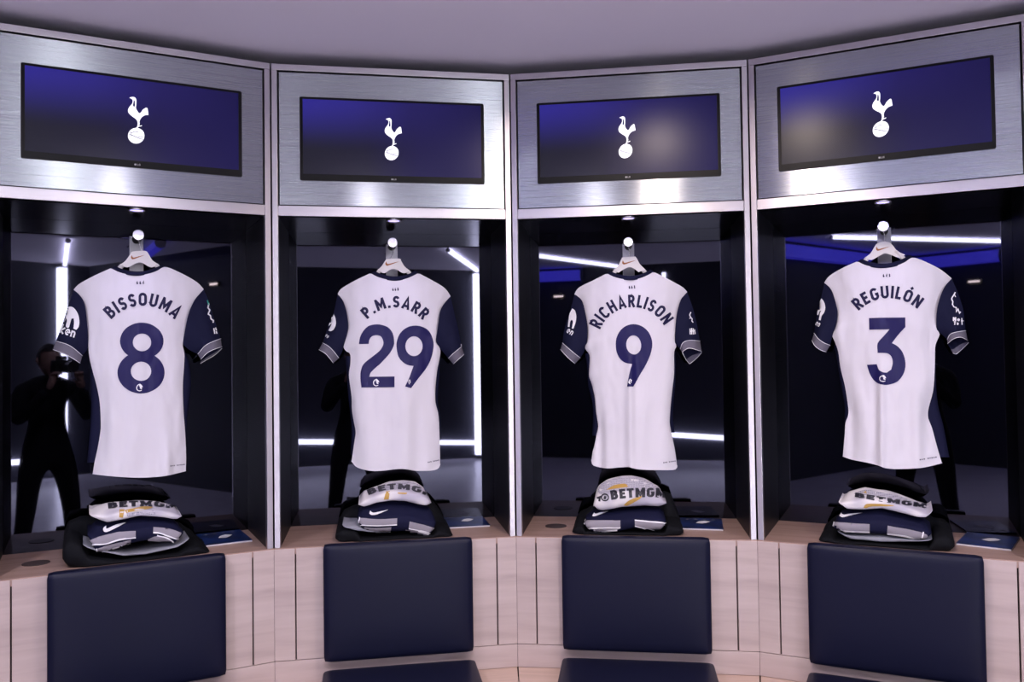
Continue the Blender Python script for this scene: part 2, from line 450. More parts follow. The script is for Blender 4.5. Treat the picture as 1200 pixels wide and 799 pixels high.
def text_arc(txt, L, M, Rp, hgt, t=.185, gap=.11, flip=False):
    """text whose baseline runs through three points (photo pixels, y down); returns pieces"""
    gl = [glyph(c, t) for c in txt]
    tot = sum(g[0] for g in gl)+gap*(len(gl)-1)
    (x1, y1), (x2, y2), (x3, y3) = L, M, Rp
    d = 2*(x1*(y2-y3)+x2*(y3-y1)+x3*(y1-y2))
    if abs(d) < 1e-3: d = 1e-3
    ux = ((x1*x1+y1*y1)*(y2-y3)+(x2*x2+y2*y2)*(y3-y1)+(x3*x3+y3*y3)*(y1-y2))/d
    uy = ((x1*x1+y1*y1)*(x3-x2)+(x2*x2+y2*y2)*(x1-x3)+(x3*x3+y3*y3)*(x2-x1))/d
    r = math.hypot(x1-ux, y1-uy)
    a1 = math.atan2(y1-uy, x1-ux); a3 = math.atan2(y3-uy, x3-ux); da = a3-a1
    while da > math.pi: da -= 2*math.pi
    while da < -math.pi: da += 2*math.pi
    hs = abs(da)*r/tot; out = []; pen = 0
    for w, st in gl:
        am = a1+da*((pen+w/2)/tot); c0 = Vector((ux+r*math.cos(am), uy+r*math.sin(am)))
        tg = Vector((-math.sin(am), math.cos(am)))*(1 if da > 0 else -1)
        if tg.x < 0: tg = -tg
        nv = Vector((tg.y, -tg.x))
        for cl, pts in st:
            for lp in [stroke(pts, t, bool(cl))]:
                out.append([[tuple(c0+tg*((x-w/2)*hs)+nv*(y*hgt)) for x, y in q] for q in lp])
        pen += w+gap
    return out

# ------------------------------------------------------------------ the setting
def struct(name, mb, m):
    o = bpy.data.objects.new(name, mb.mesh(name, Vector((0, 0, 0)), m)); C.objects.link(o); o['kind'] = 'structure'; OFF[o.name] = Vector((0, 0, 0))
    return o
YF = -8.88
CZ2 = H+1.42                               # the far half of the room has a higher ceiling
YS = -3.7
struct('floor', MB().box(-3.5, 3.5, YF-0.2, 0.6, -0.05, 0.0), M_FLOOR)
struct('ceiling', MB().box(-3.5, 3.5, YS, 0.9, CZ, CZ+0.05).box(-3.5, 3.5, YF-.2, YS-.0005, CZ2, CZ2+.05).box(-3.5, 3.5, YS, YS+.05, CZ+.0505, CZ2+.05), M_CEIL)
struct('wall_far', MB().box(-3.5, 3.5, YF-0.1, YF, 0, CZ2), M_WALL)
PL, PR = POST[-1], POST[5]
def wall_seg(a, c, t=0.1):
    a = Vector((a[0], a[1], 0)); c = Vector((c[0], c[1], 0)); d = (c-a).normalized(); n = Vector((-d.y, d.x, 0))*t
    vs = [a, c, c+n, a+n]; vs = vs + [v+Vector((0, 0, CZ if min(a.y, c.y) > YF+1 else CZ2)) for v in vs]
    return MB().add(vs, [(0,3,2,1),(4,5,6,7),(0,1,5,4),(1,2,6,5),(2,3,7,6),(3,0,4,7)])
lw = wall_seg((-2.95, YF), (-2.95, -2.6)); q = wall_seg((-2.95, -2.6), (PL.x, PL.y)); lw.add(q.v, q.f)
struct('wall_left', lw, M_WALL)
rw = wall_seg((PR.x, PR.y), (2.95, -2.6)); q = wall_seg((2.95, -2.6), (2.95, YF)); rw.add(q.v, q.f)
struct('wall_right', rw, M_WALL)
bk = wall_seg((PL.x-.3, PL.y+.55), (-1.2, 0.62)); 
for a, c in (((-1.2, 0.62), (1.2, 0.62)), ((1.2, 0.62), (PR.x+.3, PR.y+.55))):
    q = wall_seg(a, c); bk.add(q.v, q.f)
struct('wall_back', bk, M_DARK)

# LED lines of the room behind the camera (seen mirrored in the lockers)
def strip(name, p0, p1, w, m, label, cat='light'):
    p0 = Vector(p0); p1 = Vector(p1); d = (p1-p0).normalized()
    up = Vector((0, 0, 1)) if abs(d.z) < .9 else Vector((0, 1, 0))
    a = d.cross(up).normalized(); c = a.cross(d)
    t = thing(name, None, p0, label, cat)
    def bar(e, f):
        vs = []
        for p in (p0-d*f, p1+d*f):
            vs += [p+a*e+c*e, p-a*e+c*e, p-a*e-c*e, p+a*e-c*e]
        return MB().add(vs, [(0,1,2,3),(7,6,5,4),(0,4,5,1),(1,5,6,2),(2,6,7,3),(3,7,4,0)])
    part('light_tube', bar(w/2, 0), m, t)
    for p, s in ((p0, -1), (p1, 1)):
        part('end_cap', MB().cyl(p, p+d*s*0.012, w*0.75, n=8), M_FRAME, t)
    return t
zc = CZ2-0.03
strip('led_strip', (2.53, YF+.08, .06), (2.53, YF+.08, zc-.03), 0.10, M_STRIP, 'white vertical light line on the far wall')
strip('led_strip', (-0.65, YF+.06, H-1.13), (2.46, YF+.06, H-1.285), 0.066, M_STRIP, 'low horizontal white light line along the far wall')
strip('led_strip', (1.465, -6.41, zc), (2.49, YF+.25, zc), 0.042, M_STRIP, 'slanting white ceiling light line that meets the vertical light line')
strip('led_strip', (-2.35, -5.93, zc), (-1.05, YF+.12, zc), 0.036, M_STRIP, 'white ceiling light line running towards the far wall')
strip('led_strip', (-.37, YF+.03, H+1.16), (-.37, YF+.03, H+1.28), 0.05, M_STRIP, 'very short white light line high on the far wall')
strip('blue_led_strip', (-2.80, YF+.10, H+1.29), (-1.62, YF+.10, H+1.29), 0.15, M_BLUE, 'blue light band high on the far wall')
strip('blue_led_strip', (-2.86, -5.6, H+1.27), (-2.86, YF+.2, H+1.29), 0.15, M_BLUE, 'blue light band high on the side wall')
strip('blue_led_strip', (2.2, -5.8, zc), (2.78, -7.2, zc), 0.09, M_BLUE, 'blue light line on the ceiling')
def wall_lamp(p, n, label):
    p = Vector(p); n = Vector(n); a = Vector((n.y, -n.x, 0))
    t = thing('wall_lamp', None, p, label, 'lamp', 'small warm wall lamps')
    def bx(hw, hh, d0, d1):
        vs = [p+a*x+n*d+Vector((0, 0, z)) for z in (-hh, hh) for x, d in ((-hw, d0), (hw, d0), (hw, d1), (-hw, d1))]
        return MB().add(vs, [(0,3,2,1),(4,5,6,7),(0,1,5,4),(1,2,6,5),(2,3,7,6),(3,0,4,7)])
    part('housing', bx(.085, .025, 0, .03).bevel(.004), M_DARK, t)
    part('lens', bx(.075, .013, .0305, .04).bevel(.004), M_LAMPW, t)
wall_lamp((2.95, -5.85, H+.968), (-1, 0, 0), 'small warm wall lamp on the side wall')
wall_lamp((-2.0, YF, H+.98), (0, 1, 0), 'small warm wall lamp on the far wall under the blue light band')

# ceiling downlights, some of them added only as fill light
def CZ_AT(y): return CZ if y > YS else CZ2
def downlight(x, y, label, watts, col):
    CZ = CZ_AT(y)
    t = thing('ceiling_downlight', None, (x, y, CZ), label, 'downlight', 'round warm downlights in the ceiling')
    n = 28; mb = MB(); rows = []
    for r, z in ((.075, CZ-.001), (.075, CZ-.006), (.060, CZ-.007), (.056, CZ-.003)):
        rows.append([(x+r*math.cos(2*math.pi*i/n), y+r*math.sin(2*math.pi*i/n), z) for i in range(n+1)])
    part('trim_ring', mb.grid(rows), M_FRAME, t, smooth=True)
    part('lens', MB().cyl((x, y, CZ-.002), (x, y, CZ-.004), .057, n=28), M_LAMPW, t)
    ld = bpy.data.lights.new('downlight_lamp', 'AREA'); ld.shape = 'DISK'; ld.size = 0.13; ld.energy = watts; ld.color = col; ld.spread = R(165)
    lo = bpy.data.objects.new('downlight_lamp', ld); C.objects.link(lo); lo.parent = t; lo.location = (0, 0, -.012)
    return t
downlight(.41, -1.18, 'warm round ceiling downlight in front of the number nine shirt', DOWNLIGHT_W*.6, DOWNLIGHT_COL)
downlight(-1.42, -1.95, 'round ceiling downlight in front of the number eight shirt', DOWNLIGHT_W, DOWNLIGHT_COL2)
downlight(1.75, -2.15, 'added ceiling fill lamp in front of the number three shirt', DOWNLIGHT_W, DOWNLIGHT_COL2)  # guessed ring position, added for general fill light
downlight(-.15, -2.45, 'added ceiling fill lamp over the middle of the floor', DOWNLIGHT_W, DOWNLIGHT_COL2)  # no known source here, added for ambient light
downlight(.76, -6.2, 'added ceiling fill lamp near the slanting light line', DOWNLIGHT_W*2.6, DOWNLIGHT_COL2)  # added to brighten the mirrored floor, its reflection hidden behind a hanger
downlight(-.48, -6.0, 'added ceiling fill lamp near the blue light band', DOWNLIGHT_W*2.6, DOWNLIGHT_COL2)  # added for the floor seen in the mirrors, lens kept out of view

# ------------------------------------------------------------------ lockers
NUM = {0: None, 1: 'eight', 2: 'twenty-nine', 3: 'nine', 4: 'three', 5: None}
def where(b): return 'holding the number %s shirt' % NUM[b] if NUM[b] else ('without a shirt beside the number %s locker' % ('eight' if b == 0 else 'three'))
def where2(b): return 'number %s shirt' % NUM[b] if NUM[b] else ('empty locker beside the number %s shirt' % ('eight' if b == 0 else 'three'))
PEG = {1: (162.3, 275), 2: (460, 284), 3: (736.3, 283.5), 4: (1035, 265)}
PW = 0.245
def build_locker(b):
    t = thing('locker', b, (BW/2, 0, ZS), 'steel framed dark mirrored locker ' + where(b), 'locker', 'lockers round the curved wall')
    g = 0.0022; sw = 0.0216
    for x0, x1 in ((g, sw), (BW-sw, BW-g)):
        part('stile', MB().box(x0, x1, 0, .03, ZS, ZTOP-.0225).bevel(.0012), M_FRAME, t)
    part('top_rail', MB().box(g, BW-g, -.001, .03, ZTOP-.022, ZTOP).bevel(.0012), M_FRAME, t)
    part('middle_rail', MB().box(sw+.0004, BW-sw-.0004, 0, .03, ZM0, ZM1).bevel(.0012), M_FRAME, t)
    x0, x1, z0, z1 = sw+.0062, BW-sw-.0062, ZM1+.0035, ZTOP-.022-.006
    part('screen_surround', MB().frame(x0, x1, z0, z1, .0985, .7515, H+.642, H+.937, .003, .012), M_STEEL, t)
    part('backing_board', MB().box(sw-.003, BW-sw+.003, .0305, .05, ZM1-.01, ZTOP-.01), M_DARK, t)
    part('top_cover', MB().box(.004, BW-.004, .031, .40, ZTOP-.012, ZTOP-.002), M_DARK, t)
    # niche: perforated black cheeks, lacquered soffit, smoked mirror over the whole back
    for x0, x1 in ((sw-.010, sw), (BW-sw, BW-sw+.010)):
        part('side_cheek', MB().box(x0, x1, .0305, .386, ZS+.0005, ZM0), M_PERF, t)
    part('soffit', MB().box(sw-.008, BW-sw+.008, .0305, .386, ZM0+.0005, ZM0+.012), M_BLACK, t)
    part('mirror', MB().box(sw+.0005, BW-sw-.0005, .380, .386, ZS+.0008, ZM0), M_MIRROR, t)
    part('back_board', MB().box(.0, BW, .3865, .398, ZS, ZTOP-.013), M_DARK, t)
    # peg on its steel plate
    pc = onw(b, *PEG[b], PW) if b in PEG else Vector((.424, PW, H+.456))
    px, pz = pc.x, pc.z
    part('hook_plate', MB().box(px-.0235, px+.0235, .374, .3795, pz-.150, pz+.012).bevel(.001), M_PLATE, t)
    pg = part('hook_peg', MB().cyl((px, .374, pz), (px, PW+.004, pz), .0150, n=20), M_DARK, t, smooth=False)
    part('end_knob', MB().cyl((px, PW+.006, pz), (px, PW, pz), .0185, n=24).bevel(.0008, 1), M_CHROME, pg)
    return t
for b in range(0, 6): build_locker(b)

def build_niche_lamp(b):
    u, w = .424, .050
    t = thing('niche_spotlight', b, (u, w, ZM0), 'small bluish spotlight under the steel rail above the ' + where2(b), 'spotlight', 'spotlights in the locker soffits')
    n = 24; rows = []
    for r, z in ((.030, ZM0), (.030, ZM0-.004), (.024, ZM0-.006), (.021, ZM0-.002)):
        rows.append([(u+r*math.cos(2*math.pi*i/n), w+r*math.sin(2*math.pi*i/n), z) for i in range(n+1)])
    part('trim_ring', MB().grid(rows), M_CHROME, t, smooth=True)
    part('lens', MB().cyl((u, w, ZM0-.001), (u, w, ZM0-.0035), .0215, n=24), M_LAMPB, t)
    ld = bpy.data.lights.new('spotlight_lamp', 'SPOT'); ld.energy = NICHE_W; ld.color = NICHE_COL; ld.spot_size = R(120); ld.spot_blend = 0.8; ld.shadow_soft_size = 0.02
    lo = bpy.data.objects.new('spotlight_lamp', ld); C.objects.link(lo); lo.parent = t; lo.location = (0, 0, -.012)
for b in range(0, 6): build_niche_lamp(b)

# ------------------------------------------------------------------ monitors
EMB = [(228,104),(252,95),(285,94),(304,104),(316,130),(316,180),(312,230),(325,262),(345,290),(360,298),(375,285),(395,255),(420,236),(440,227),(455,236),(462,270),(467,318),
       (425,322),(392,340),(370,365),(358,390),(355,412),(360,430),(350,442),(362,452),(388,446),(382,458),(345,466),(335,478),(342,498),(300,498),(312,482),(324,468),(331,445),(333,425),(330,400),(320,380),(300,360),(270,340),(240,315),(220,290),(213,260),(222,230),(240,205),(262,180),(270,155),(268,130),(250,114)]
SLOT = [(283,132),(294,138),(299,170),(299,205),(292,216),(276,205),(277,180),(282,155)]
def emb_xy(x, y):
    p = onw(1, 130+x/10.65, 105+y/10.65, .004); return (p.x, p.z)
BIRD = [[emb_xy(*p) for p in smooth_loop(EMB, 3)], [emb_xy(*p) for p in smooth_loop(SLOT, 3)]]
BALL = [[emb_xy(*p) for p in ell(315, 577, 103, 98, 40)]]
LINES = [stroke(smooth_loop([(235,525),(250,545),(300,525),(345,530)], 4, closed=False), 11), stroke(smooth_loop([(222,560),(260,570),(310,592),(350,610),(412,625)], 4, closed=False), 11),
         stroke(smooth_loop([(330,605),(352,592),(400,590),(414,585)], 4, closed=False), 10), stroke(smooth_loop([(232,610),(255,575),(245,540)], 4, closed=False), 9)]
LINES = [[[emb_xy(*p) for p in lp] for lp in l] for l in LINES]
EXC = sum(p[0] for p in BALL[0])/len(BALL[0])
def flat(pieces, y, g=.004, dx=0, dz=0):
    mb = MB()
    for loops in pieces:
        v, f = tri(loops, g); mb.add([(p.x+dx, y, p.y+dz) for p in v], f)
    return mb
def rrect(x0, x1, z0, z1, r, n=4):
    o = []
    for cx, cz, a in ((x1-r, z1-r, 0), (x0+r, z1-r, 90), (x0+r, z0+r, 180), (x1-r, z0+r, 270)):
        o += [(cx+r*math.cos(R(a+90*i/n)), cz+r*math.sin(R(a+90*i/n))) for i in range(n+1)]
    return o
def build_monitor(b):
    x0, x1, z0, z1 = .0975, .7525, H+.641, H+.938
    t = thing('monitor', b, (BW/2, .02, z0), 'wide monitor with white cockerel emblem above the ' + where2(b), 'monitor', 'monitors over the lockers')
    o = rrect(x0, x1, z0, z1, .006); h = rrect(x0+.011, x1-.011, z0+.023, z1-.008, .001)
    n = len(o)
    mb = MB(); vs = []
    for lp, y in ((o, .026), (o, .001), (o, -.001), (h, -.001), (h, .003)):
        k = .0012 if (lp is o and y == -.001) else 0
        cx, cz = (x0+x1)/2, (z0+z1)/2
        vs += [(x+(k if x < cx else -k), y, z+(k if z < cz else -k)) for x, z in lp]
    fs = [(r*n+i, r*n+(i+1) % n, (r+1)*n+(i+1) % n, (r+1)*n+i) for r in range(4) for i in range(n)]
    part('bezel', mb.add(vs, fs), M_BEZEL, t)
    sc = part('display', MB().box(x0+.0105, x1-.0105, .0022, .02, z0+.0225, z1-.0075), M_SCREEN, t)
    dx = {1: 0, 2: -.0035, 3: -.0035, 4: .003}.get(b, 0)
    part('cockerel_emblem', flat([BIRD, BALL], .0018, dx=dx), M_EMBLEM, sc, recalc=False, label='white cockerel standing on a ball')
    part('ball_lines', flat(LINES, .0014, .01, dx=dx), M_EMBLINE, sc, recalc=False)
    lx, lz = .424, z0+.0105
    lg = [[[(lx-.006+.0032*math.cos(a*math.pi/8), lz+.0032*math.sin(a*math.pi/8)) for a in range(16)]],
          stroke([(lx, lz+.003), (lx, lz-.0025), (lx+.003, lz-.0025)], .0012),
          stroke([(lx+.0085, lz+.002), (lx+.0065, lz+.003), (lx+.0045, lz+.001), (lx+.0045, lz-.001), (lx+.0065, lz-.0025), (lx+.0085, lz-.001), (lx+.0085, lz+.0002), (lx+.0068, lz+.0002)], .0011)]
    part('maker_mark', flat(lg, -.0015, .01), M_TINY, t, recalc=False)
for b in range(0, 6): build_monitor(b)

# ------------------------------------------------------------------ wooden bench units with shelf
def build_bench(b):
    t = thing('bench_unit', b, (BW/2, -.2, 0), 'pale wooden bench unit with shelf under the ' + where2(b), 'bench', 'wooden bench units round the curved wall')
    g = .0012
    a = TURN/2
    # shelf board, back wider because the bays fan out
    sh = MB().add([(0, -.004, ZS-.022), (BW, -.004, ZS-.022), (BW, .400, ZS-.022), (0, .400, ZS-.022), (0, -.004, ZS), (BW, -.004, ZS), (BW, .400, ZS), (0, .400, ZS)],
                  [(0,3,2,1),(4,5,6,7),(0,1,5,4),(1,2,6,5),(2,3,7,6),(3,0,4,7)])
    s = part('shelf_board', sh, M_WOODTOP_SHADED, t)
    if b in (1, 3, 5):
        q = MB().cyl((.129, .189, ZS), (.129, .189, ZS+.0015), .041, n=32)
        part('cable_grommet', q, M_GROMMET, s, label='dark brown round cable cover')
    zt = ZS-.003
    part('side_panel', MB().box(g, .0700, -.0065, .010, ZF+g, zt).bevel(.001, 1), M_WOOD, t)
    part('front_panel', MB().box(.0748, .7752, -.0065, .010, ZF+g, zt).bevel(.001, 1), M_WOOD, t)
    part('side_panel', MB().box(.7802, BW-g, -.0065, .010, ZF+g, zt).bevel(.001, 1), M_WOOD, t)
    part('lower_rail', MB().box(g, BW-g, -.0065, .010, ZB+g, ZF-g).bevel(.001, 1), M_WOOD, t)
    part('carcass', MB().box(.0, BW, .0102, .38, 0.0, ZS-.0225), M_WOODGAP, t)
    # seat board: trapezoid, narrowing towards the room
    d = .46; k = math.tan(a)*d
    vs = [(.001, .0098, ZB-.035), (BW-.001, .0098, ZB-.035), (BW-k-.001, -d, ZB-.035), (k+.001, -d, ZB-.035)]
    vs = vs+[(x, y, ZB) for x, y, z in vs]
    part('seat_board', MB().add(vs, [(0,1,2,3),(7,6,5,4),(0,4,5,1),(1,5,6,2),(2,6,7,3),(3,7,4,0)]), M_WOODSEAT, t)
    k2 = math.tan(a)*(d-.05)
    vs = [(.001, 0, .0), (BW-.001, 0, .0), (BW-k2-.001, -d+.05, .0), (k2+.001, -d+.05, .0)]
    vs = vs+[(x, y, ZB-.036) for x, y, z in vs]
    part('base_front', MB().add(vs, [(0,1,2,3),(7,6,5,4),(0,4,5,1),(1,5,6,2),(2,6,7,3),(3,7,4,0)]), M_WOOD, t)
for b in range(0, 6): build_bench(b)

# padded seats
def pad(x0, x1, y0, y1, z0, z1, r, face, bulge, n=22):
    """rounded upholstered pad; face '-y' or '+z' swells"""
    bm = bmesh.new(); bmesh.ops.create_cube(bm, size=1)
    for v in bm.verts:
        v.co = Vector((x0+(x1-x0)*(v.co.x+.5), y0+(y1-y0)*(v.co.y+.5), z0+(z1-z0)*(v.co.z+.5)))
    bmesh.ops.subdivide_edges(bm, edges=list(bm.edges), cuts=n, use_grid_fill=True)
    cx, cy, cz = (x0+x1)/2, (y0+y1)/2, (z0+z1)/2
    for v in bm.verts:
        p = v.co
        # round the corners: pull towards an inner box
        q = Vector((min(max(p.x, x0+r), x1-r), min(max(p.y, y0+r), y1-r), min(max(p.z, z0+r), z1-r)))
        dlt = p-q
        if dlt.length > 1e-9: v.co = q+dlt.normalized()*min(r, dlt.length if dlt.length < r else r)
        su = 1-abs((p.x-cx)/(x1-x0)*2)**4
        if face == '-y':
            sv = 1-abs((p.z-cz)/(z1-z0)*2)**4
            if p.y < cy: v.co.y -= bulge*max(su*sv, 0)
        else:
            sv = 1-abs((p.y-cy)/(y1-y0)*2)**4
            if p.z > cz: v.co.z += bulge*max(su*sv, 0)
    mb = MB(); bm.verts.index_update()
    mb.v = [v.co.copy() for v in bm.verts]; mb.f = [tuple(v.index for v in f.verts) for f in bm.faces]; bm.free()
    return mb
def build_seat(b):
    t = thing('padded_seat', b, (BW/2, -.25, ZB), 'navy leather padded seat with backrest under the ' + where2(b), 'seat', 'padded leather seats on the bench')
    part('backrest', pad(.168, .685, -.052, -.0068, H-1.028, H-.629, .011, '-y', .007), M_LEATHER, t, smooth=True)
    part('seat_cushion', pad(.165, .690, -.475, -.040, ZB+.0005, ZB+.058, .016, '+z', .006), M_LEATHER, t, smooth=True)
for b in range(0, 6): build_seat(b)

# ------------------------------------------------------------------ the photographer behind the camera (mirrored in the lockers)
M_COAT = fabric('black_coat', (0.012, 0.012, 0.016), 0.85)
M_SKIN = mat('skin', (0.36, 0.21, 0.16), 0.55)
M_HAIR = mat('dark_hair', (0.012, 0.009, 0.008), 0.6)
M_CAMBODY = mat('camera_black', (0.01, 0.01, 0.011), 0.4)
def skin_mesh(name, verts, edges, rad, root, m, parent, sub=2):
    me = bpy.data.meshes.new(name); me.from_pydata([Vector(v) for v in verts], edges, [])
    o = bpy.data.objects.new(name, me); C.objects.link(o); o.parent = parent
    md = o.modifiers.new('skin', 'SKIN'); md.use_smooth_shade = True
    for i, v in enumerate(me.skin_vertices[0].data):
        r = rad[i]; v.radius = r if isinstance(r, tuple) else (r, r); v.use_root = (i == root)
    ss = o.modifiers.new('sub', 'SUBSURF'); ss.levels = sub; ss.render_levels = sub
    me.materials.append(m)
    return o
def build_person(x, y, rz, label, stance, bald=False):
    root = bpy.data.objects.new('person', None); C.objects.link(root); root.location = (x, y, 0); root.rotation_euler = (0, 0, rz)
    tag(root, label, 'person'); OFF[root.name] = Vector((0, 0, 0))
    # person faces +y, both hands hold a camera in front of the face
    st = stance
    V = [(0,0,.93),(0,-.01,1.10),(0,.0,1.28),(0,.0,1.42),(0,.02,1.50),
         (-.10-st*.2,.0,.88),(-.12-st*.5,.02,.50),(-.13-st*.8,-.02,.10),(-.14-st*.8,.10,.045),(-.14-st*.8,-.05,.05),
         (.10+st*.2,.0,.88),(.12+st*.5,.02,.50),(.13+st*.8,-.02,.10),(.14+st*.8,.10,.045),(.14+st*.8,-.05,.05),
         (-.19,.0,1.40),(-.27,.09,1.17),(-.13,.25,1.40),(.19,.0,1.40),(.27,.09,1.17),(.13,.25,1.40)]
    Ed = [(0,1),(1,2),(2,3),(3,4),(0,5),(5,6),(6,7),(7,8),(7,9),(0,10),(10,11),(11,12),(12,13),(12,14),(3,15),(15,16),(16,17),(3,18),(18,19),(19,20)]
    Rd = [(.15,.11),(.14,.105),(.16,.115),(.11,.09),(.055,.055),(.095,.095),(.065,.07),(.045,.05),(.04,.03),(.038,.04),(.095,.095),(.065,.07),(.045,.05),(.04,.03),(.038,.04),(.07,.07),(.052,.052),(.036,.036),(.07,.07),(.052,.052),(.036,.036)]
    skin_mesh('body', V, Ed, Rd, 0, M_COAT, root)
    # head: ellipsoid shaped with brow, nose, chin
    bm = bmesh.new(); bmesh.ops.create_uvsphere(bm, u_segments=28, v_segments=20, radius=1)
    for v in bm.verts:
        p = v.co.copy(); sx = .075-(.014 if p.z < -.3 else 0)*min(1, -(p.z+.3)*1.6 if p.z < -.3 else 0)
        v.co = Vector((p.x*sx, p.y*.095+.03, p.z*.118+1.615))
        if p.y > .8 and abs(p.x) < .22 and -.35 < p.z < .1: v.co.y += .02*(1-abs(p.x)/.22)
        if p.y > .5 and .05 < p.z < .22 and .15 < abs(p.x) < .6: v.co.y -= .006
    mb = MB(); bm.verts.index_update(); mb.v = [v.co.copy() for v in bm.verts]; mb.f = [tuple(v.index for v in f.verts) for f in bm.faces]; bm.free()
    head = part('head', mb, M_SKIN, root, smooth=True)
    for s_ in (-1, 1):
        part('ear', MB().tube([(s_*.074, .02, 1.59), (s_*.083, .012, 1.615), (s_*.078, .015, 1.64)], [.008, .013, .009], 8), M_SKIN, head, smooth=True)
    bm = bmesh.new(); bmesh.ops.create_uvsphere(bm, u_segments=28, v_segments=18, radius=1)
    for v in bm.verts:
        p = v.co.copy(); v.co = Vector((p.x*.083, p.y*.100+.022, p.z*.115+1.632))
    bmesh.ops.delete(bm, geom=[v for v in bm.verts if (v.co.y > .055 and v.co.z < 1.685) or v.co.z < 1.575], context='VERTS')
    mb = MB(); bm.verts.index_update(); mb.v = [v.co.copy() for v in bm.verts]; mb.f = [tuple(v.index for v in f.verts) for f in bm.faces]; bm.free()
    part('hair', mb, M_HAIR, root, smooth=True)
    # hands with five fingers closed on the camera body
    for s_ in (-1, 1):
        hv = [(s_*.13,.25,1.40),(s_*.115,.255,1.45),(s_*.10,.255,1.485)]; he = [(0,1),(1,2)]; hr = [(.032,.024),(.038,.020),(.034,.017)]
        for k in range(4):
            zz = 1.50+.012*k*0; bx = s_*(.125-.019*k); b0 = len(hv)
            l = (.030,.036,.034,.027)[k]
            hv += [(bx*.95,.262,1.505+.006*(1.5-abs(k-1.5))),(bx*.85,.285,1.515+l*.5),(bx*.75,.300,1.505+l*.3)]; he += [(2,b0),(b0,b0+1),(b0+1,b0+2)]; hr += [.009,.0085,.007]
        b0 = len(hv); hv += [(s_*.085,.245,1.455),(s_*.060,.240,1.475)]; he += [(1,b0),(b0,b0+1)]; hr += [.010,.008]
        skin_mesh('hand', hv, he, [h if isinstance(h, tuple) else (h, h) for h in hr], 0, M_SKIN, root, 1)
    return root
def build_photo_camera(x, y, rz, label):
    t = bpy.data.objects.new('photo_camera', None); C.objects.link(t); t.location = (x, y, 0); t.rotation_euler = (0, 0, rz); tag(t, label, 'camera'); OFF[t.name] = Vector((0, 0, 0))
    part('camera_body', MB().box(-.070, .070, .165, .228, 1.525, 1.62).bevel(.008), M_CAMBODY, t)
    part('viewfinder', MB().box(-.028, .028, .160, .222, 1.6205, 1.65).bevel(.006), M_CAMBODY, t)
    part('lens', MB().cyl((0, .2285, 1.57), (0, .36, 1.57), .036, .041, n=24), M_CAMBODY, t, smooth=False)
    return t
pr = build_person(-.12, -3.41, R(-3), 'person in black clothes taking a photograph, standing with feet apart', .10)
pc_ = build_photo_camera(-.12, -3.41, R(-3), 'black camera held up by the person in black clothes')
for o_ in (pr, pc_): o_.scale = (.97, .97, .972)
#@@GARMENTS
# ------------------------------------------------------------------ hanging shirts
def resample(pts, n):
    V = [Vector(p) for p in pts]; d = [0]
    for i in range(1, len(V)): d.append(d[-1]+(V[i]-V[i-1]).length)
    out = []; j = 0
    for k in range(n+1):
        s = d[-1]*k/n
        while j < len(V)-2 and d[j+1] < s: j += 1
        f = (s-d[j])/max(d[j+1]-d[j], 1e-9); out.append(V[j].lerp(V[j+1], min(max(f, 0), 1)))
    return out
def coons(bot, top, left, right, nu, nv):
    """rows from bottom to top; bot/top run left to right, left/right run bottom to top"""
    Bq, Tq, Lq, Rq = resample(bot, nu), resample(top, nu), resample(left, nv), resample(right, nv)
    rows = []
    for j in range(nv+1):
        v = j/nv; r = []
        for i in range(nu+1):
            u = i/nu
            p = (Bq[i]*(1-v)+Tq[i]*v) + (Lq[j]*(1-u)+Rq[j]*u) - (Bq[0]*(1-u)*(1-v)+Bq[nu]*u*(1-v)+Tq[0]*(1-u)*v+Tq[nu]*u*v)
            r.append((p.x, p.y, u, v))
        rows.append(r)
    return rows
SC = 1141/200.0
WJ = 0.250
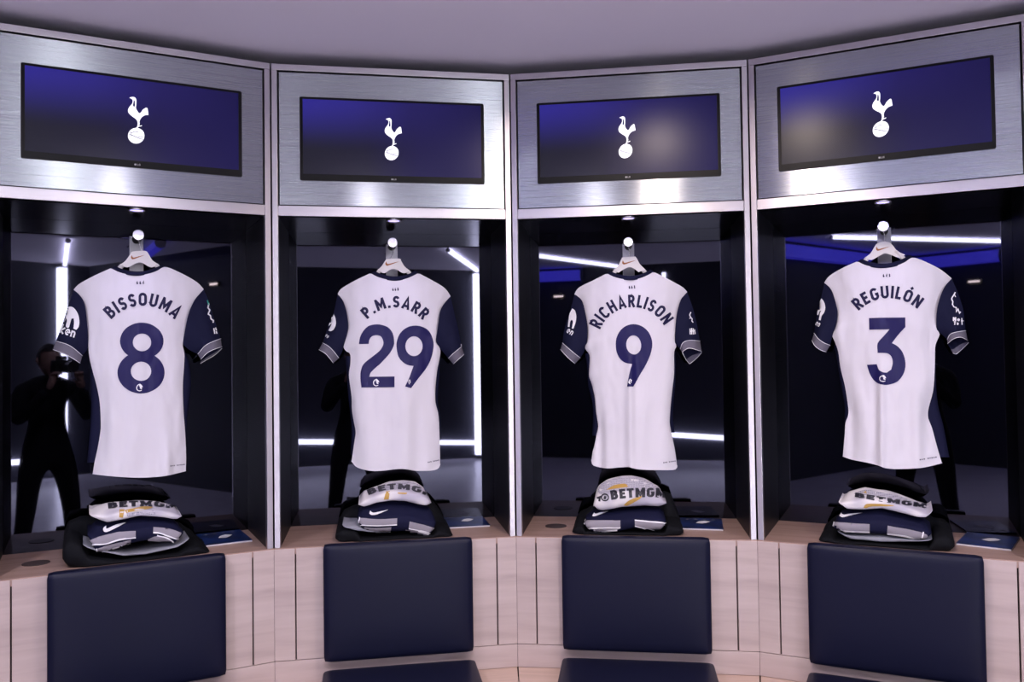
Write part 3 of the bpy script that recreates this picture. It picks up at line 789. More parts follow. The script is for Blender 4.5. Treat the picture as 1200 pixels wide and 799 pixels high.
SHIRT = {
1: dict(org=(60, 300), num='eight',
  left=[(277,1457),(291,1372),(311,1282),(329,1172),(331,1112),(325,982),(305,872),(283,792),(268,735),(256,680),(249,620),(248,540),(240,440),(228,340),(212,292),(185,255),(150,225)],
  top=[(150,225),(172,198),(210,172),(300,125),(400,80),(440,102),(500,120),(575,128),(650,118),(710,98),(765,72),(870,115),(950,158),(990,188),(1020,222)],
  right=[(900,1437),(902,1332),(895,1172),(885,1042),(880,872),(888,742),(891,660),(884,620),(879,588),(888,530),(905,440),(925,365),(958,295),(990,255),(1020,222)],
  hem=[(277,1457),(390,1470),(500,1478),(590,1481),(700,1476),(780,1466),(900,1437)],
  seamL=600, seamR=590,
  slL=dict(out=[(150,225),(130,290),(108,355),(70,470),(32,568)], inn=[(249,600),(232,640),(208,666)], ct=[(32,568),(110,592),(160,624),(208,666)], cb=[(12,625),(85,652),(145,684),(194,716)], far=None),
  slR=dict(out=[(1020,222),(1052,295),(1085,410),(1112,485),(1134,552)], inn=[(879,588),(925,628),(980,655)], ct=[(980,655),(1028,600),(1080,572),(1134,552)], cb=[(1000,690),(1042,648),(1085,625),(1141,606)], far=[(998,718),(1045,690),(1095,660),(1141,618)]),
  collar=[(430,66),(480,88),(540,100),(590,102),(640,96),(690,80),(738,60)],
  creases=[(400,3,60,1100,.006),(770,4,40,1050,.007),(560,5,80,980,.004)],
  sideL=[(249,640),(262,735),(262,860),(268,980),(262,1110),(240,1380)], sideR=[(890,630),(925,720),(935,860),(920,1000),(906,1150),(904,1300)]),
2: dict(org=(365, 305), num='twenty-nine',
  left=[(268,1343),(290,1193),(295,1143),(280,1063),(270,993),(268,913),(252,790),(252,740),(260,690),(258,625),(228,605),(213,570),(225,520),(243,470),(245,420),(236,350),(215,280),(195,248),(175,225)],
  top=[(175,225),(190,198),(220,175),(300,130),(395,85),(440,110),(500,127),(560,133),(620,126),(670,108),(715,85),(800,130),(870,170),(905,200),(930,240)],
  right=[(860,1363),(858,1213),(850,1043),(830,953),(828,863),(840,740),(852,680),(862,620),(858,585),(832,545),(840,480),(850,410),(862,335),(890,285),(930,240)],
  hem=[(268,1343),(310,1385),(400,1407),(480,1405),(540,1398),(600,1393),(650,1398),(700,1406),(800,1405),(845,1392),(860,1363)],
  seamL=560, seamR=545,
  slL=dict(out=[(175,225),(152,335),(120,425),(95,490),(75,552)], inn=[(222,560),(205,610),(183,653)], ct=[(75,552),(115,575),(150,610),(183,653)], cb=[(50,597),(92,622),(122,655),(146,686)], far=None),
  slR=dict(out=[(930,240),(960,370),(985,475),(1004,576)], inn=[(832,545),(870,600),(914,655)], ct=[(914,655),(945,625),(975,600),(1004,576)], cb=[(948,692),(975,668),(1000,646),(1020,628)], far=None),
  collar=[(425,72),(470,92),(520,104),(560,107),(610,102),(655,88),(692,66)],
  creases=[(365,3,50,860,.006),(600,4,60,800,.009),(650,3,50,850,.006),(470,6,70,1000,.003)],
  sideL=[(225,640),(235,740),(245,900),(262,1050),(268,1150),(262,1300)], sideR=[(862,640),(858,740),(850,860),(846,950),(862,1040),(866,1200)]),
3: dict(org=(645, 300), num='nine',
  left=[(275,1362),(282,1310),(295,1262),(318,1142),(317,1112),(305,1042),(295,942),(275,852),(258,807),(260,742),(262,665),(240,630),(230,605),(246,575),(250,480),(236,390),(215,305),(190,275),(160,255)],
  top=[(160,255),(180,220),(215,196),(290,160),(378,115),(420,137),(480,153),(545,158),(600,148),(650,128),(690,105),(780,150),(850,188),(890,212),(915,240)],
  right=[(847,1402),(832,1292),(805,1162),(798,1092),(810,942),(826,802),(828,742),(828,640),(844,600),(832,575),(836,470),(846,380),(870,295),(890,268),(915,240)],
  hem=[(275,1362),(290,1400),(380,1418),(450,1413),(520,1409),(545,1416),(600,1426),(700,1430),(800,1430),(838,1424),(847,1402)],
  seamL=590, seamR=575,
  slL=dict(out=[(160,255),(140,340),(110,430),(90,510),(80,580)], inn=[(248,575),(225,640),(200,681)], ct=[(80,580),(115,612),(160,650),(200,681)], cb=[(68,624),(95,655),(130,690),(165,718)], far=None),
  slR=dict(out=[(915,240),(950,340),(978,450),(1000,568)], inn=[(833,578),(848,602),(868,622)], ct=[(868,622),(885,580),(930,563),(1000,568)], cb=[(905,690),(880,640),(930,615),(1011,638)], far=[(905,690),(930,722),(975,685),(1011,645)]),
  collar=[(405,102),(450,120),(500,130),(545,131),(595,123),(635,108),(665,90)],
  creases=[(535,3,26,800,.012),(600,4,80,1000,.006),(335,4,24,1150,-.008),(760,5,50,900,.005)],
  sideL=[(232,650),(248,760),(252,860),(278,970),(285,1060),(280,1200)], sideR=[(836,640),(838,742),(836,850),(826,960),(820,1080),(832,1180)]),
4: dict(org=(940, 285), num='three',
  left=[(272,1425),(285,1270),(290,1200),(310,1140),(305,1070),(285,950),(260,850),(250,790),(240,720),(215,650),(200,612),(222,565),(236,480),(230,420),(206,335),(182,293),(148,265)],
  top=[(148,265),(168,232),(205,202),(280,160),(370,120),(420,145),(490,160),(560,162),(630,150),(690,125),(742,95),(840,130),(920,172),(965,205),(1000,235)],
  right=[(935,1470),(905,1370),(870,1240),(840,1140),(875,990),(885,870),(888,770),(890,690),(905,645),(920,605),(900,575),(896,530),(900,455),(916,380),(950,295),(1000,235)],
  hem=[(272,1425),(330,1445),(430,1465),(510,1485),(560,1503),(650,1508),(800,1500),(935,1470)],
  seamL=600, seamR=590,
  slL=dict(out=[(148,265),(125,370),(100,470),(80,600)], inn=[(210,595),(198,640),(187,682)], ct=[(80,600),(105,635),(145,665),(187,682)], cb=[(65,650),(88,688),(125,714),(160,726)], far=None),
  slR=dict(out=[(1000,235),(1045,340),(1078,450),(1094,584)], inn=[(902,580),(940,615),(970,645)], ct=[(970,645),(990,608),(1040,592),(1094,584)], cb=[(972,672),(1010,640),(1060,628),(1106,648)], far=[(1010,735),(1030,742),(1075,702),(1112,665)]),
  collar=[(400,105),(445,122),(500,133),(560,135),(620,124),(675,102),(715,78)],
  creases=[(530,3,28,900,.012),(590,4,90,1000,.006),(770,4,40,1100,.007),(330,4,30,1150,-.006)],
  sideL=[(215,680),(235,790),(250,890),(268,1000),(285,1090),(284,1200)], sideR=[(893,720),(893,850),(905,1060),(945,1220),(975,1380),(985,1430)]),
}
def shirt_y(cfg, x, y, u, v):
    """depth of the back panel: soft bulge plus hanging folds"""
    e = abs(2*u-1)
    w = WJ-0.030*(1-e**3.2)
    for cx, p, wd, ys, amp in cfg['creases']:
        f = min(max((y-ys+250)/350, 0), 1); f = f*f*(3-2*f)
        w -= 1.5*amp*f*math.exp(-((x-cx)/wd)**2)
    n = noise.noise(Vector((x*.011, y*.0035, cfg['org'][0])))*.0065 + noise.noise(Vector((x*.03, y*.012, 7)))*.0022
    edge = min(1, (1-e)*8)
    return w+n*edge
def build_shirt(b):
    cf = SHIRT[b]; ox, oy = cf['org']
    L = lambda x, y, w: onw(b, ox+x/SC, oy+y/SC, w)
    hb = L(590, 1400, WJ)
    t = thing('football_shirt', b, (hb.x, WJ, hb.z), 'white football shirt with navy sleeves and number %s hanging back outward' % cf['num'], 'shirt', 'shirts hanging in the lockers')
    rows = coons(smooth_loop(cf['hem'], 4, closed=False), smooth_loop(cf['top'], 4, 50, closed=False), smooth_loop(cf['left'], 4, closed=False), smooth_loop(cf['right'], 4, closed=False), 44, 70)
    back = [[L(x, y, shirt_y(cf, x, y, u, v)) for x, y, u, v in r] for r in rows]
    bp = part('back_panel', MB().grid(back), M_WHITE, t, smooth=True)
    # front of the shirt, behind: same outline, other side; neckline drops lower
    front = []
    for r in rows:
        q = []
        for x, y, u, v in r:
            e = abs(2*u-1); yy = y
            if v > .9: yy = y + (v-.9)/.1*60*math.exp(-((u-.5)/.16)**2)
            q.append(L(x, yy, WJ+.0015+.030*(1-e**3.2)))
        front.append(q)
    part('front_panel', MB().grid(front), M_WHITE, t, smooth=True)
    # hem roll
    hm = MB(); hp = [back[0][i]+Vector((0, -.0006, .001)) for i in range(45)]
    hm.tube(hp, .0016, 6); part('hem', hm, M_WHITE, t, smooth=True)
    # navy side panels: wrap from the back edge round to the front
    for key, col in (('sideL', 0), ('sideR', -1)):
        pl = resample(smooth_loop(cf[key], 4, closed=False), 20)
        y0, y1 = pl[0].y, pl[-1].y
        ed = [r[col] for r in rows]
        g = []
        for k, p in enumerate(pl):
            # matching edge point of the back panel
            m = min(ed, key=lambda q: abs(q[1]-p.y))
            xe = m[0]; f = math.sin(math.pi*min(max((k+.35)/(20.7), 0), 1))**.5
            xo = p.x
            sgn = -1 if col == 0 else 1
            if (xo-xe)*sgn < 2: xo = xe+sgn*2
            pts = []
            for s in range(7):
                a = s/6*math.pi
                pts.append(L(xe-sgn*3+(xo-xe+sgn*3)*math.sin(a), p.y, WJ+.0025+.018*(1-math.cos(a))))
            g.append(pts)
        part('side_panel', MB().grid(g), M_NAVY, t, smooth=True, label='navy side panel')
    # collar
    top = smooth_loop(cf['top'], 4, 50, closed=False)
    xl, xr = cf['collar'][0][0]-32, cf['collar'][-1][0]+30
    lower = resample([p for p in top if xl <= p[0] <= xr], 24)
    upper = resample(smooth_loop(cf['collar'], 4, closed=False), 24)
    rowsC = []
    for s in range(7):
        f = s/6; r = []
        for i in range(25):
            p = lower[i].lerp(upper[i], f); uu = abs(i/12-1)
            r.append(L(p.x, p.y+(4 if s == 0 else 0), WJ-.0335+.026*uu**2-.006*math.sin(math.pi*f)+.010*f))
        rowsC.append(r)
    part('collar', MB().grid(rowsC), M_NAVY, t, smooth=True, label='navy collar')
    # sleeves and cuffs
    objsL = objsR = None
    for side, key in ((0, 'slL'), (1, 'slR')):
        sl = cf[key]; ys = cf['seamL'] if side == 0 else cf['seamR']
        edge = [p for p in smooth_loop(cf['left' if side == 0 else 'right'], 4, closed=False) if p[1] <= ys]   # underarm .. tip
        seam = edge                                           # bottom -> top order: underarm to tip
        out = smooth_loop(sl['out'], 4, closed=False)           # tip -> cuff
        inn = smooth_loop(sl['inn'], 4, closed=False)           # underarm -> cuff
        inn = [seam[0]]+inn[1:]
        ct = smooth_loop(sl['ct'], 4, closed=False)
        # patch: rows from cuff to seam
        if side == 0:
            bot, topb = ct, seam[::-1]                        # outer -> inner ; tip -> underarm
            lf, rt = out[::-1], inn[::-1]
        else:
            bot, topb = ct, seam                              # inner -> outer ; underarm -> tip
            lf, rt = inn[::-1], out[::-1]
        rw = coons(bot, topb, lf, rt, 16, 22)
        thick = .026
        def sy(x, y, u, v, s):
            e = 1-abs(2*u-1)**2.4
            k = thick*(1-.35*v)
            n = noise.noise(Vector((x*.02, y*.012, 3+b)))*.004*e
            return WJ+.006-(.004*v) + s*k*e*(.9 if s > 0 else 1)+n
        g1 = [[L(x, y, sy(x, y, u, v, -1)) for x, y, u, v in r] for r in rw]
        g2 = [[L(x, y, sy(x, y, u, v, 1)) for x, y, u, v in r] for r in rw]
        mb = MB().grid(g1); mb.grid(g2)
        so = part('sleeve', mb, M_NAVY, t, smooth=True, label='navy sleeve')
        if side == 0: tL = so
        else: tR = so
        # cuff
        cb = smooth_loop(sl['cb'], 4, closed=False)
        A, Bq = resample(ct, 16), resample(cb, 16)
        near = []
        for k in range(6):
            f = k/5
            near.append([L(A[i].lerp(Bq[i], f).x, A[i].lerp(Bq[i], f).y, WJ+.006-thick*(1-abs(i/8-1)**2.4)-.002-.002*f) for i in range(17)])
        cm = MB().grid(near)
        if sl['far']:
            Fq = resample(smooth_loop(sl['far'], 4, closed=False), 16)
            far = []
            for k in range(6):
                f = k/5
                far.append([L(Bq[i].lerp(Fq[i], f).x, Bq[i].lerp(Fq[i], f).y, WJ+.006+thick*(1-abs(i/8-1)**2.4)*(.9+.1*f)+.004) for i in range(17)])
            part('cuff_lining', MB().grid(far[:4]), M_NAVY, t, smooth=True, label='dark inside of the sleeve opening'); far = far[3:]
        else:
            far = [[L(A[i].lerp(Bq[i], k/5).x, A[i].lerp(Bq[i], k/5).y+1.5*k/5, WJ+.006+thick*(1-abs(i/8-1)**2.4)+.002) for i in range(17)] for k in range(6)]
        cm.grid(far)
        co = part('cuff', cm, M_GREY, t, smooth=True, label='grey ribbed cuff with white edges')
        for nm, ln in (('cuff_piping', near[0]), ('cuff_piping', near[-1])):
            part(nm, MB().tube([p+Vector((0, -.0015, 0)) for p in ln], .0011, 6), M_WPRINT, co, smooth=True)
        if sl['far']: part('cuff_piping', MB().tube([p+Vector((0, -.001, 0)) for p in far[-1]], .0011, 6), M_WPRINT, co, smooth=True)
        # pale seam along the armhole
    return t, bp, tL, tR
def wh(lo): return lo
def nine(bowl, hole, tail):
    return [smooth_loop(bowl+tail, 5, 45), hole]
NUMS = {
1: [[smooth_loop(ell(605, 568, 145, 123, 24), 2), ell(607, 577, 61, 59, 28)], [smooth_loop(ell(600, 779, 157, 139, 24), 2), ell(601, 770, 68, 64, 28)]],
3: [[smooth_loop([(515,872),(552,872),(600,792),(645,712),(672,645),(681,590),(672,540),(645,495),(605,466),(558,455),(510,465),(468,497),(443,545),(437,590),(443,640),(465,685),(500,712),(545,722),(528,790)], 5, 48), ell(557, 594, 50, 64, 28, rot=-6)]],
2: [[smooth_loop([(625,843),(665,855),(705,800),(770,715),(800,650),(815,585),(812,535),(790,480),(750,448),(695,436),(640,448),(595,485),(572,535),(568,580),(580,640),(610,680),(645,700),(682,706),(655,780)], 5, 48), ell(685, 574, 57, 66, 28)],
    [smooth_loop([(335,850),(556,848),(556,776),(386,778),(400,745),(460,690),(520,625),(548,575),(552,540),(543,490),(515,450),(475,433),(430,428),(380,440),(345,475),(325,515),(318,559),(383,558),(388,530),(405,508),(435,500),(465,510),(480,540),(478,570),(455,605),(400,650),(352,690),(332,735),(329,790)], 4, 48)]],
4: [[smooth_loop([(447,500),(560,497),(690,496),(690,560),(640,615),(600,667),(640,690),(672,730),(689,785),(688,840),(668,890),(630,928),(575,945),(525,942),(480,915),(450,865),(435,812),(500,808),(515,845),(540,862),(565,865),(595,845),(605,800),(598,760),(575,738),(545,733),(505,733),(505,668),(545,620),(585,575),(520,576),(449,578)], 4, 40)]],
}
NAMES = {1: ('BISSOUMA', (403, 424), (604, 333), (823, 426), 88, .205, .12), 2: ('P.M.SARR', (376, 394), (567, 316), (742, 400), 78, .21, .12),
         3: ('RICHARLISON', (334, 491), (545, 342), (757, 464), 84, .205, .11), 4: ('REGUILÓN', (380, 452), (575, 368), (768, 440), 84, .21, .11)}
SMALLNO = {1: ('664', (570, 188), (622, 188)), 2: ('668', (540, 205), (584, 203)), 3: ('663', (524, 219), (568, 217)), 4: ('643', (540, 227), (590, 225))}
LION = {1: [(592, 877, 24)], 2: [(435, 815, 24), (655, 812, 18)], 3: [(535, 838, 20)], 4: [(541, 902, 22)]}
def lion_badge(cx, cy, r, narrow=1.0):
    q = lambda pts: [(cx+x*r*narrow, cy+y*r) for x, y in pts]
    if narrow < .9: return [stroke(q([(.1,-.8),(-.6,-.4),(-.7,.4),(-.1,.9)]), r*.2), [q([(.1,-.8),(.6,-.4),(.5,.1),(.6,.5),(.1,.5),(.0,0)])]]
    return [stroke(smooth_loop(q([(.1,-.9),(-.5,-.6),(-.85,0),(-.7,.7),(-.1,1.0),(.5,.8)]), 3, closed=False), r*.22), [smooth_loop(q([(.1,-.95),(.6,-.5),(.8,0),(.4,.1),(.65,.5),(.2,.45),(-.05,.1),(.1,-.2),(-.3,-.35)]), 3)]]
MARKL = {
1: ([[(118,340),(150,345),(178,382),(189,430),(184,472),(168,494),(150,486),(154,450),(152,418),(138,420),(128,452),(120,478),(106,480),(100,465),(108,430),(98,412),(88,440),(78,440),(92,400),(104,365)]], ('ken', (55, 510), (105, 530), (155, 546), 62)),
2: ([[(146,350),(160,380),(165,425),(152,460),(132,474),(115,470),(128,446),(138,424),(130,428),(116,440),(126,408),(138,378)]], ('en', (92, 508), (100, 514), (108, 522), 26)),
3: ([[(148,350),(166,365),(174,400),(170,440),(155,486),(144,484),(152,440),(144,426),(134,440),(130,474),(118,474),(123,430),(130,385)]], ('en', (106, 510), (125, 521), (143, 532), 44)),
4: ([[(131,368),(148,392),(156,430),(148,465),(133,485),(126,516),(114,514),(121,470),(130,452),(120,452),(111,480),(102,474),(110,420),(120,390)]], ('en', (88, 545), (100, 552), (113, 560), 38)),
}
MARKR = {
1: [stroke([(1052,318),(1046,345),(1058,362),(1048,388),(1062,398),(1066,420),(1082,432),(1080,446)], 9), stroke([(1085,482),(1092,520)], 8), stroke([(1096,478),(1102,498)], 8), stroke([(1100,502),(1106,520)], 8)],
2: [stroke([(998,560),(1004,580)], 5)],
3: [stroke(smooth_loop([(938,375),(930,395),(938,412),(928,418)], 3, closed=False), 7), stroke([(934,410),(946,420),(944,435),(953,444)], 7), stroke([(932,484),(934,524)], 7), stroke([(942,482),(944,524)], 7), stroke([(930,503),(966,500)], 7), stroke([(952,484),(956,524)], 7), stroke([(962,490),(966,522)], 6)],
4: [stroke(smooth_loop([(1022,328),(1010,350),(998,372),(1006,392),(1002,412)], 3, closed=False), 8), stroke([(1002,405),(1012,425),(1028,430),(1030,458),(1040,440),(1050,468),(1058,458)], 7), stroke([(1016,345),(1024,360)], 6)]
   + text_arc('No', (1006, 520), (1030, 521), (1052, 522), 26, .26, .16) + text_arc('Tor', (1012, 546), (1036, 547), (1056, 548), 24, .26, .16)[:6] + [stroke([(1064, 500), (1066, 545)], 7), stroke([(1058, 520), (1076, 519)], 6)],
}
HEMT = {1: ((795, 1403), (895, 1392)), 2: ((778, 1350), (855, 1334)), 3: ((755, 1381), (838, 1369)), 4: ((785, 1447), (903, 1428))}
for b in (1, 2, 3, 4):
    t, bp, tL, tR = build_shirt(b)
    org = SHIRT[b]['org']
    T = Target([bp])
    nm, l, m_, r, hh, th, gp = NAMES[b]
    print_on('name_print', b, text_arc(nm, l, m_, r, hh, th, gp), T, M_TEXT, t, org, SC, g=10, lift=.0018)
    if b == 1:
        # two rings of the eight meet in the waist
        print_on('number_print', b, NUMS[1], T, M_PRINT, t, org, SC, g=9, lift=.0018)
    else:
        print_on('number_print', b, NUMS[b], T, M_PRINT, t, org, SC, g=9, lift=.0018)
    lb = []
    for i, (cx, cy, rr) in enumerate(LION[b]): lb += lion_badge(cx, cy, rr, .55 if (b == 2 and i == 1) or b == 3 else 1.0)
    print_on('league_badge', b, lb, T, M_WPRINT, t, org, SC, g=7, lift=.0034)
    s_, p0, p1 = SMALLNO[b]
    print_on('small_number', b, text_arc(s_, p0, ((p0[0]+p1[0])/2, (p0[1]+p1[1])/2+.3), p1, 21, .24, .35), T, M_TEXT, t, org, SC, g=10)
    h0, h1 = HEMT[b]; hp = []
    for k in range(9):
        if k in (3,): continue
        a = Vector(h0).lerp(Vector(h1), k/9); c = Vector(h0).lerp(Vector(h1), (k+.62)/9)
        hp.append(stroke([tuple(a), tuple(c)], 6 if k % 2 else 8))
    print_on('hem_print', b, hp, T, M_TEXT, t, org, SC, g=10)
    loops, (tx, a0, a1, a2, hh) = MARKL[b]
    T2 = Target([tL])
    print_on('sleeve_mark', b, [[smooth_loop(lp, 3, 70)] for lp in loops] + text_arc(tx, a0, a1, a2, hh, .17, .12), T2, M_WPRINT, t, org, SC, g=12, lift=.002)
    T3 = Target([tR])
    print_on('sleeve_badge', b, MARKR[b], T3, M_WPRINT, t, org, SC, g=12, lift=.002)
    if b == 1: print_on('sleeve_badge', b, [stroke([(1042,296),(1050,322),(1062,296)], 9)], T3, M_GREEN, t, org, SC, g=12, lift=.002, label='green print')

# ------------------------------------------------------------------ hangers
HANG = {1: (130, 240), 2: (420, 250), 3: (700, 245), 4: (1000, 230)}
HPOLY = {
1: [(225,485),(350,478),(385,500),(430,575),(495,618),(420,650),(330,606),(292,598),(250,612),(170,650),(95,622),(150,582),(200,515)],
2: [(300,475),(425,470),(445,495),(480,550),(540,600),(470,622),(400,585),(355,577),(320,592),(265,622),(195,590),(240,550),(280,490)],
3: [(270,500),(395,492),(415,520),(445,575),(500,628),(430,655),(370,612),(330,603),(290,618),(220,660),(165,635),(215,590),(250,520)],
4: [(250,490),(310,472),(370,478),(410,510),(460,570),(540,608),(480,640),(390,608),(325,592),(270,620),(185,662),(120,638),(180,590),(225,515)]}
for b in (1, 2, 3, 4):
    ox, oy = HANG[b]; sc = 8.875
    wh_ = WJ+.006
    L = lambda x, y, w=wh_: onw(b, ox+x/sc, oy+y/sc, w)
    pc = onw(b, *PEG[b], PW)
    t = thing('shirt_hanger', b, (pc.x, wh_, L(300, 600).z), 'white plastic hanger carrying the number %s shirt' % SHIRT[b]['num'], 'hanger', 'hangers on the locker pegs')
    lp = smooth_loop(HPOLY[b], 4, 55)
    v, f = tri([lp], 30)
    mb = MB(); n = len(v)
    fr = [L(p.x, p.y, wh_-.007) for p in v]; bk = [L(p.x, p.y, wh_+.007) for p in v]
    mb.add(fr+bk, [tuple(q) for q in f]+[tuple(i+n for i in q[::-1]) for q in f])
    ec = {}
    for q in f:
        for i in range(3):
            k = (q[i], q[(i+1) % 3]); ec[k] = 1
    for (i, j) in list(ec):
        if (j, i) not in ec: mb.f.append((j, i, i+n, j+n))
    body = part('hanger_body', mb, M_PLASTIC, t)
    # arms running on inside the shoulders
    cf = SHIRT[b]; sx, sy = cf['org']
    for key, idx in (('top', 0), ('top', -1)):
        tip = cf['top'][idx]; nk = cf['top'][4 if idx == 0 else -5]
        j = onw(b, sx+nk[0]/SC, sy+(nk[1]+62)/SC, wh_); e = onw(b, sx+(tip[0]*.8+nk[0]*.2)/SC, sy+(tip[1]*.8+nk[1]*.2+58)/SC, wh_)
        c0 = L(HPOLY[b][4][0]-25 if idx else HPOLY[b][-3][0]+25, HPOLY[b][4][1]+12 if idx else HPOLY[b][-3][1]+12)
        part('arm', MB().tube([c0+Vector((0, 0, .002)), j, j.lerp(e, .5), e], [.008, .009, .009, .007], 10), M_PLASTIC, t, smooth=True)
    # wire hook over the peg
    r = .0165; pts = []
    for k in range(25):
        a = R(200-k*12.5); pts.append(Vector((pc.x+r*math.cos(a), wh_, pc.z+r*math.sin(a))))
    pts = [Vector((pc.x-.026, wh_, pc.z-.012))]+pts+[Vector((pc.x+.004, wh_, pc.z-.028)), L(330, 500)]
    part('wire_hook', MB().tube(pts, .0016, 8), M_CHROME, t, smooth=True)
    T = Target([body])
    dx, dy = {1: (0, 0), 2: (72, -22), 3: (50, 10), 4: (28, 0)}[b]
    sw = [(x+dx, y+dy) for x, y in [(216,522),(208,548),(222,566),(248,561),(300,542),(356,521),(300,533),(250,546),(228,546)]]
    print_on('tick_mark', b, [[smooth_loop(sw, 3, 70)]], T, M_SWOOSH, t, (ox, oy), sc, g=20, lift=.0008, label='bronze tick mark')

# ------------------------------------------------------------------ folded clothes on the shelves
def interp(s, x):
    for i in range(len(s)-1):
        if s[i][0] <= x <= s[i+1][0]:
            f = (x-s[i][0])/(s[i+1][0]-s[i][0]); f2 = f
            return [a+(c-a)*f2 for a, c in zip(s[i], s[i+1])]
    return list(s[-1])
def folded(name, b, org, sc, samples, w0, wt, w1, m, label, cat, group, rest=None, back=False, seed=0, wr=.003):
    NC = 40; cols = []
    x0, x1 = samples[0][0], samples[-1][0]
    for i in range(NC+1):
        q = .5-.5*math.cos(math.pi*i/NC); x = x0+(x1-x0)*(.35*q+.65*i/NC)
        s = interp(samples, x)
        pf = onw(b, org[0]+x/sc, org[1]+s[2]/sc, w0); zt = onw(b, org[0]+x/sc, org[1]+s[1]/sc, wt).z
        zb = rest if rest is not None else pf.z
        zt = max(zt, zb+.008)
        u = pf.x
        e = abs(2*i/NC-1); k = max(1-e**(18 if back else 9), .35 if back else .12)
        zm = (zt+zb)/2 if rest is None else zb+(zt-zb)/2
        zt_, zb_ = zm+(zt-zm)*k, zm+(zb-zm)*k
        ws = w0+.02*(1-math.sqrt(max(1-e**6, 0)))
        zf = zb_+(zt_-zb_)*(.62 if not back else .9); r = (zf-zb_)/2
        prof = [(w1, zb_), ((w1+ws)/2, zb_), (ws+r*.6, zb_)]
        for a in range(-80, 81, 20):
            prof.append((ws+r*.6-r*.6*math.cos(R(a)), zb_+r+r*math.sin(R(a))))
        for f in (.15, .35, .6, .85, 1.0):
            prof.append((ws+r*.6+(wt-ws-r*.6)*f, zf+(zt_-zf)*math.sin(f*math.pi/2)))
        if back:
            zk = max(onw(b, org[0]+x/sc, org[1]+s[3]/sc, (wt+w1)/2).z, zt_)
            zk = zt_+(zk-zt_)*k
            prof += [(wt+.01, zt_+(zk-zt_)*.6), (wt+.03, zk), ((wt+w1)/2+.02, zk), (w1, zt_+(zk-zt_)*.7), (w1+.002, (zt_+zb_)/2)]
        else:
            prof += [((wt+w1)/2, zt_-.004), (w1, zt_-(zt_-zb_)*.35), (w1+.004, (zt_+zb_)/2)]
        c = []
        for j, (w, z) in enumerate(prof):
            n = noise.noise(Vector((u*22+seed, w*30, z*60)))*wr
            dz = n if j > 2 else 0
            c.append(Vector((u, w+(noise.noise(Vector((u*35, z*80, seed+5)))*wr*.8 if 2 < j < 14 else 0), max(z+dz, zb_ if j < 12 else z+dz))))
        cols.append(c)
    mb = MB(); nj = len(cols[0])
    mb.add([p for c in cols for p in c], [(i*nj+j, (i+1)*nj+j, (i+1)*nj+(j+1) % nj, i*nj+(j+1) % nj) for i in range(NC) for j in range(nj)])
    mb.f += [tuple(range(nj)), tuple(range(NC*nj, NC*nj+nj))[::-1]]
    um = (cols[0][0].x+cols[-1][0].x)/2; zb0 = min(p.z for c in cols for p in c)
    t = thing(name, b, (um, (w0+w1)/2, zb0), label, cat, group)
    body = part('folded_cloth', mb, m, t, smooth=True)
    return t, body
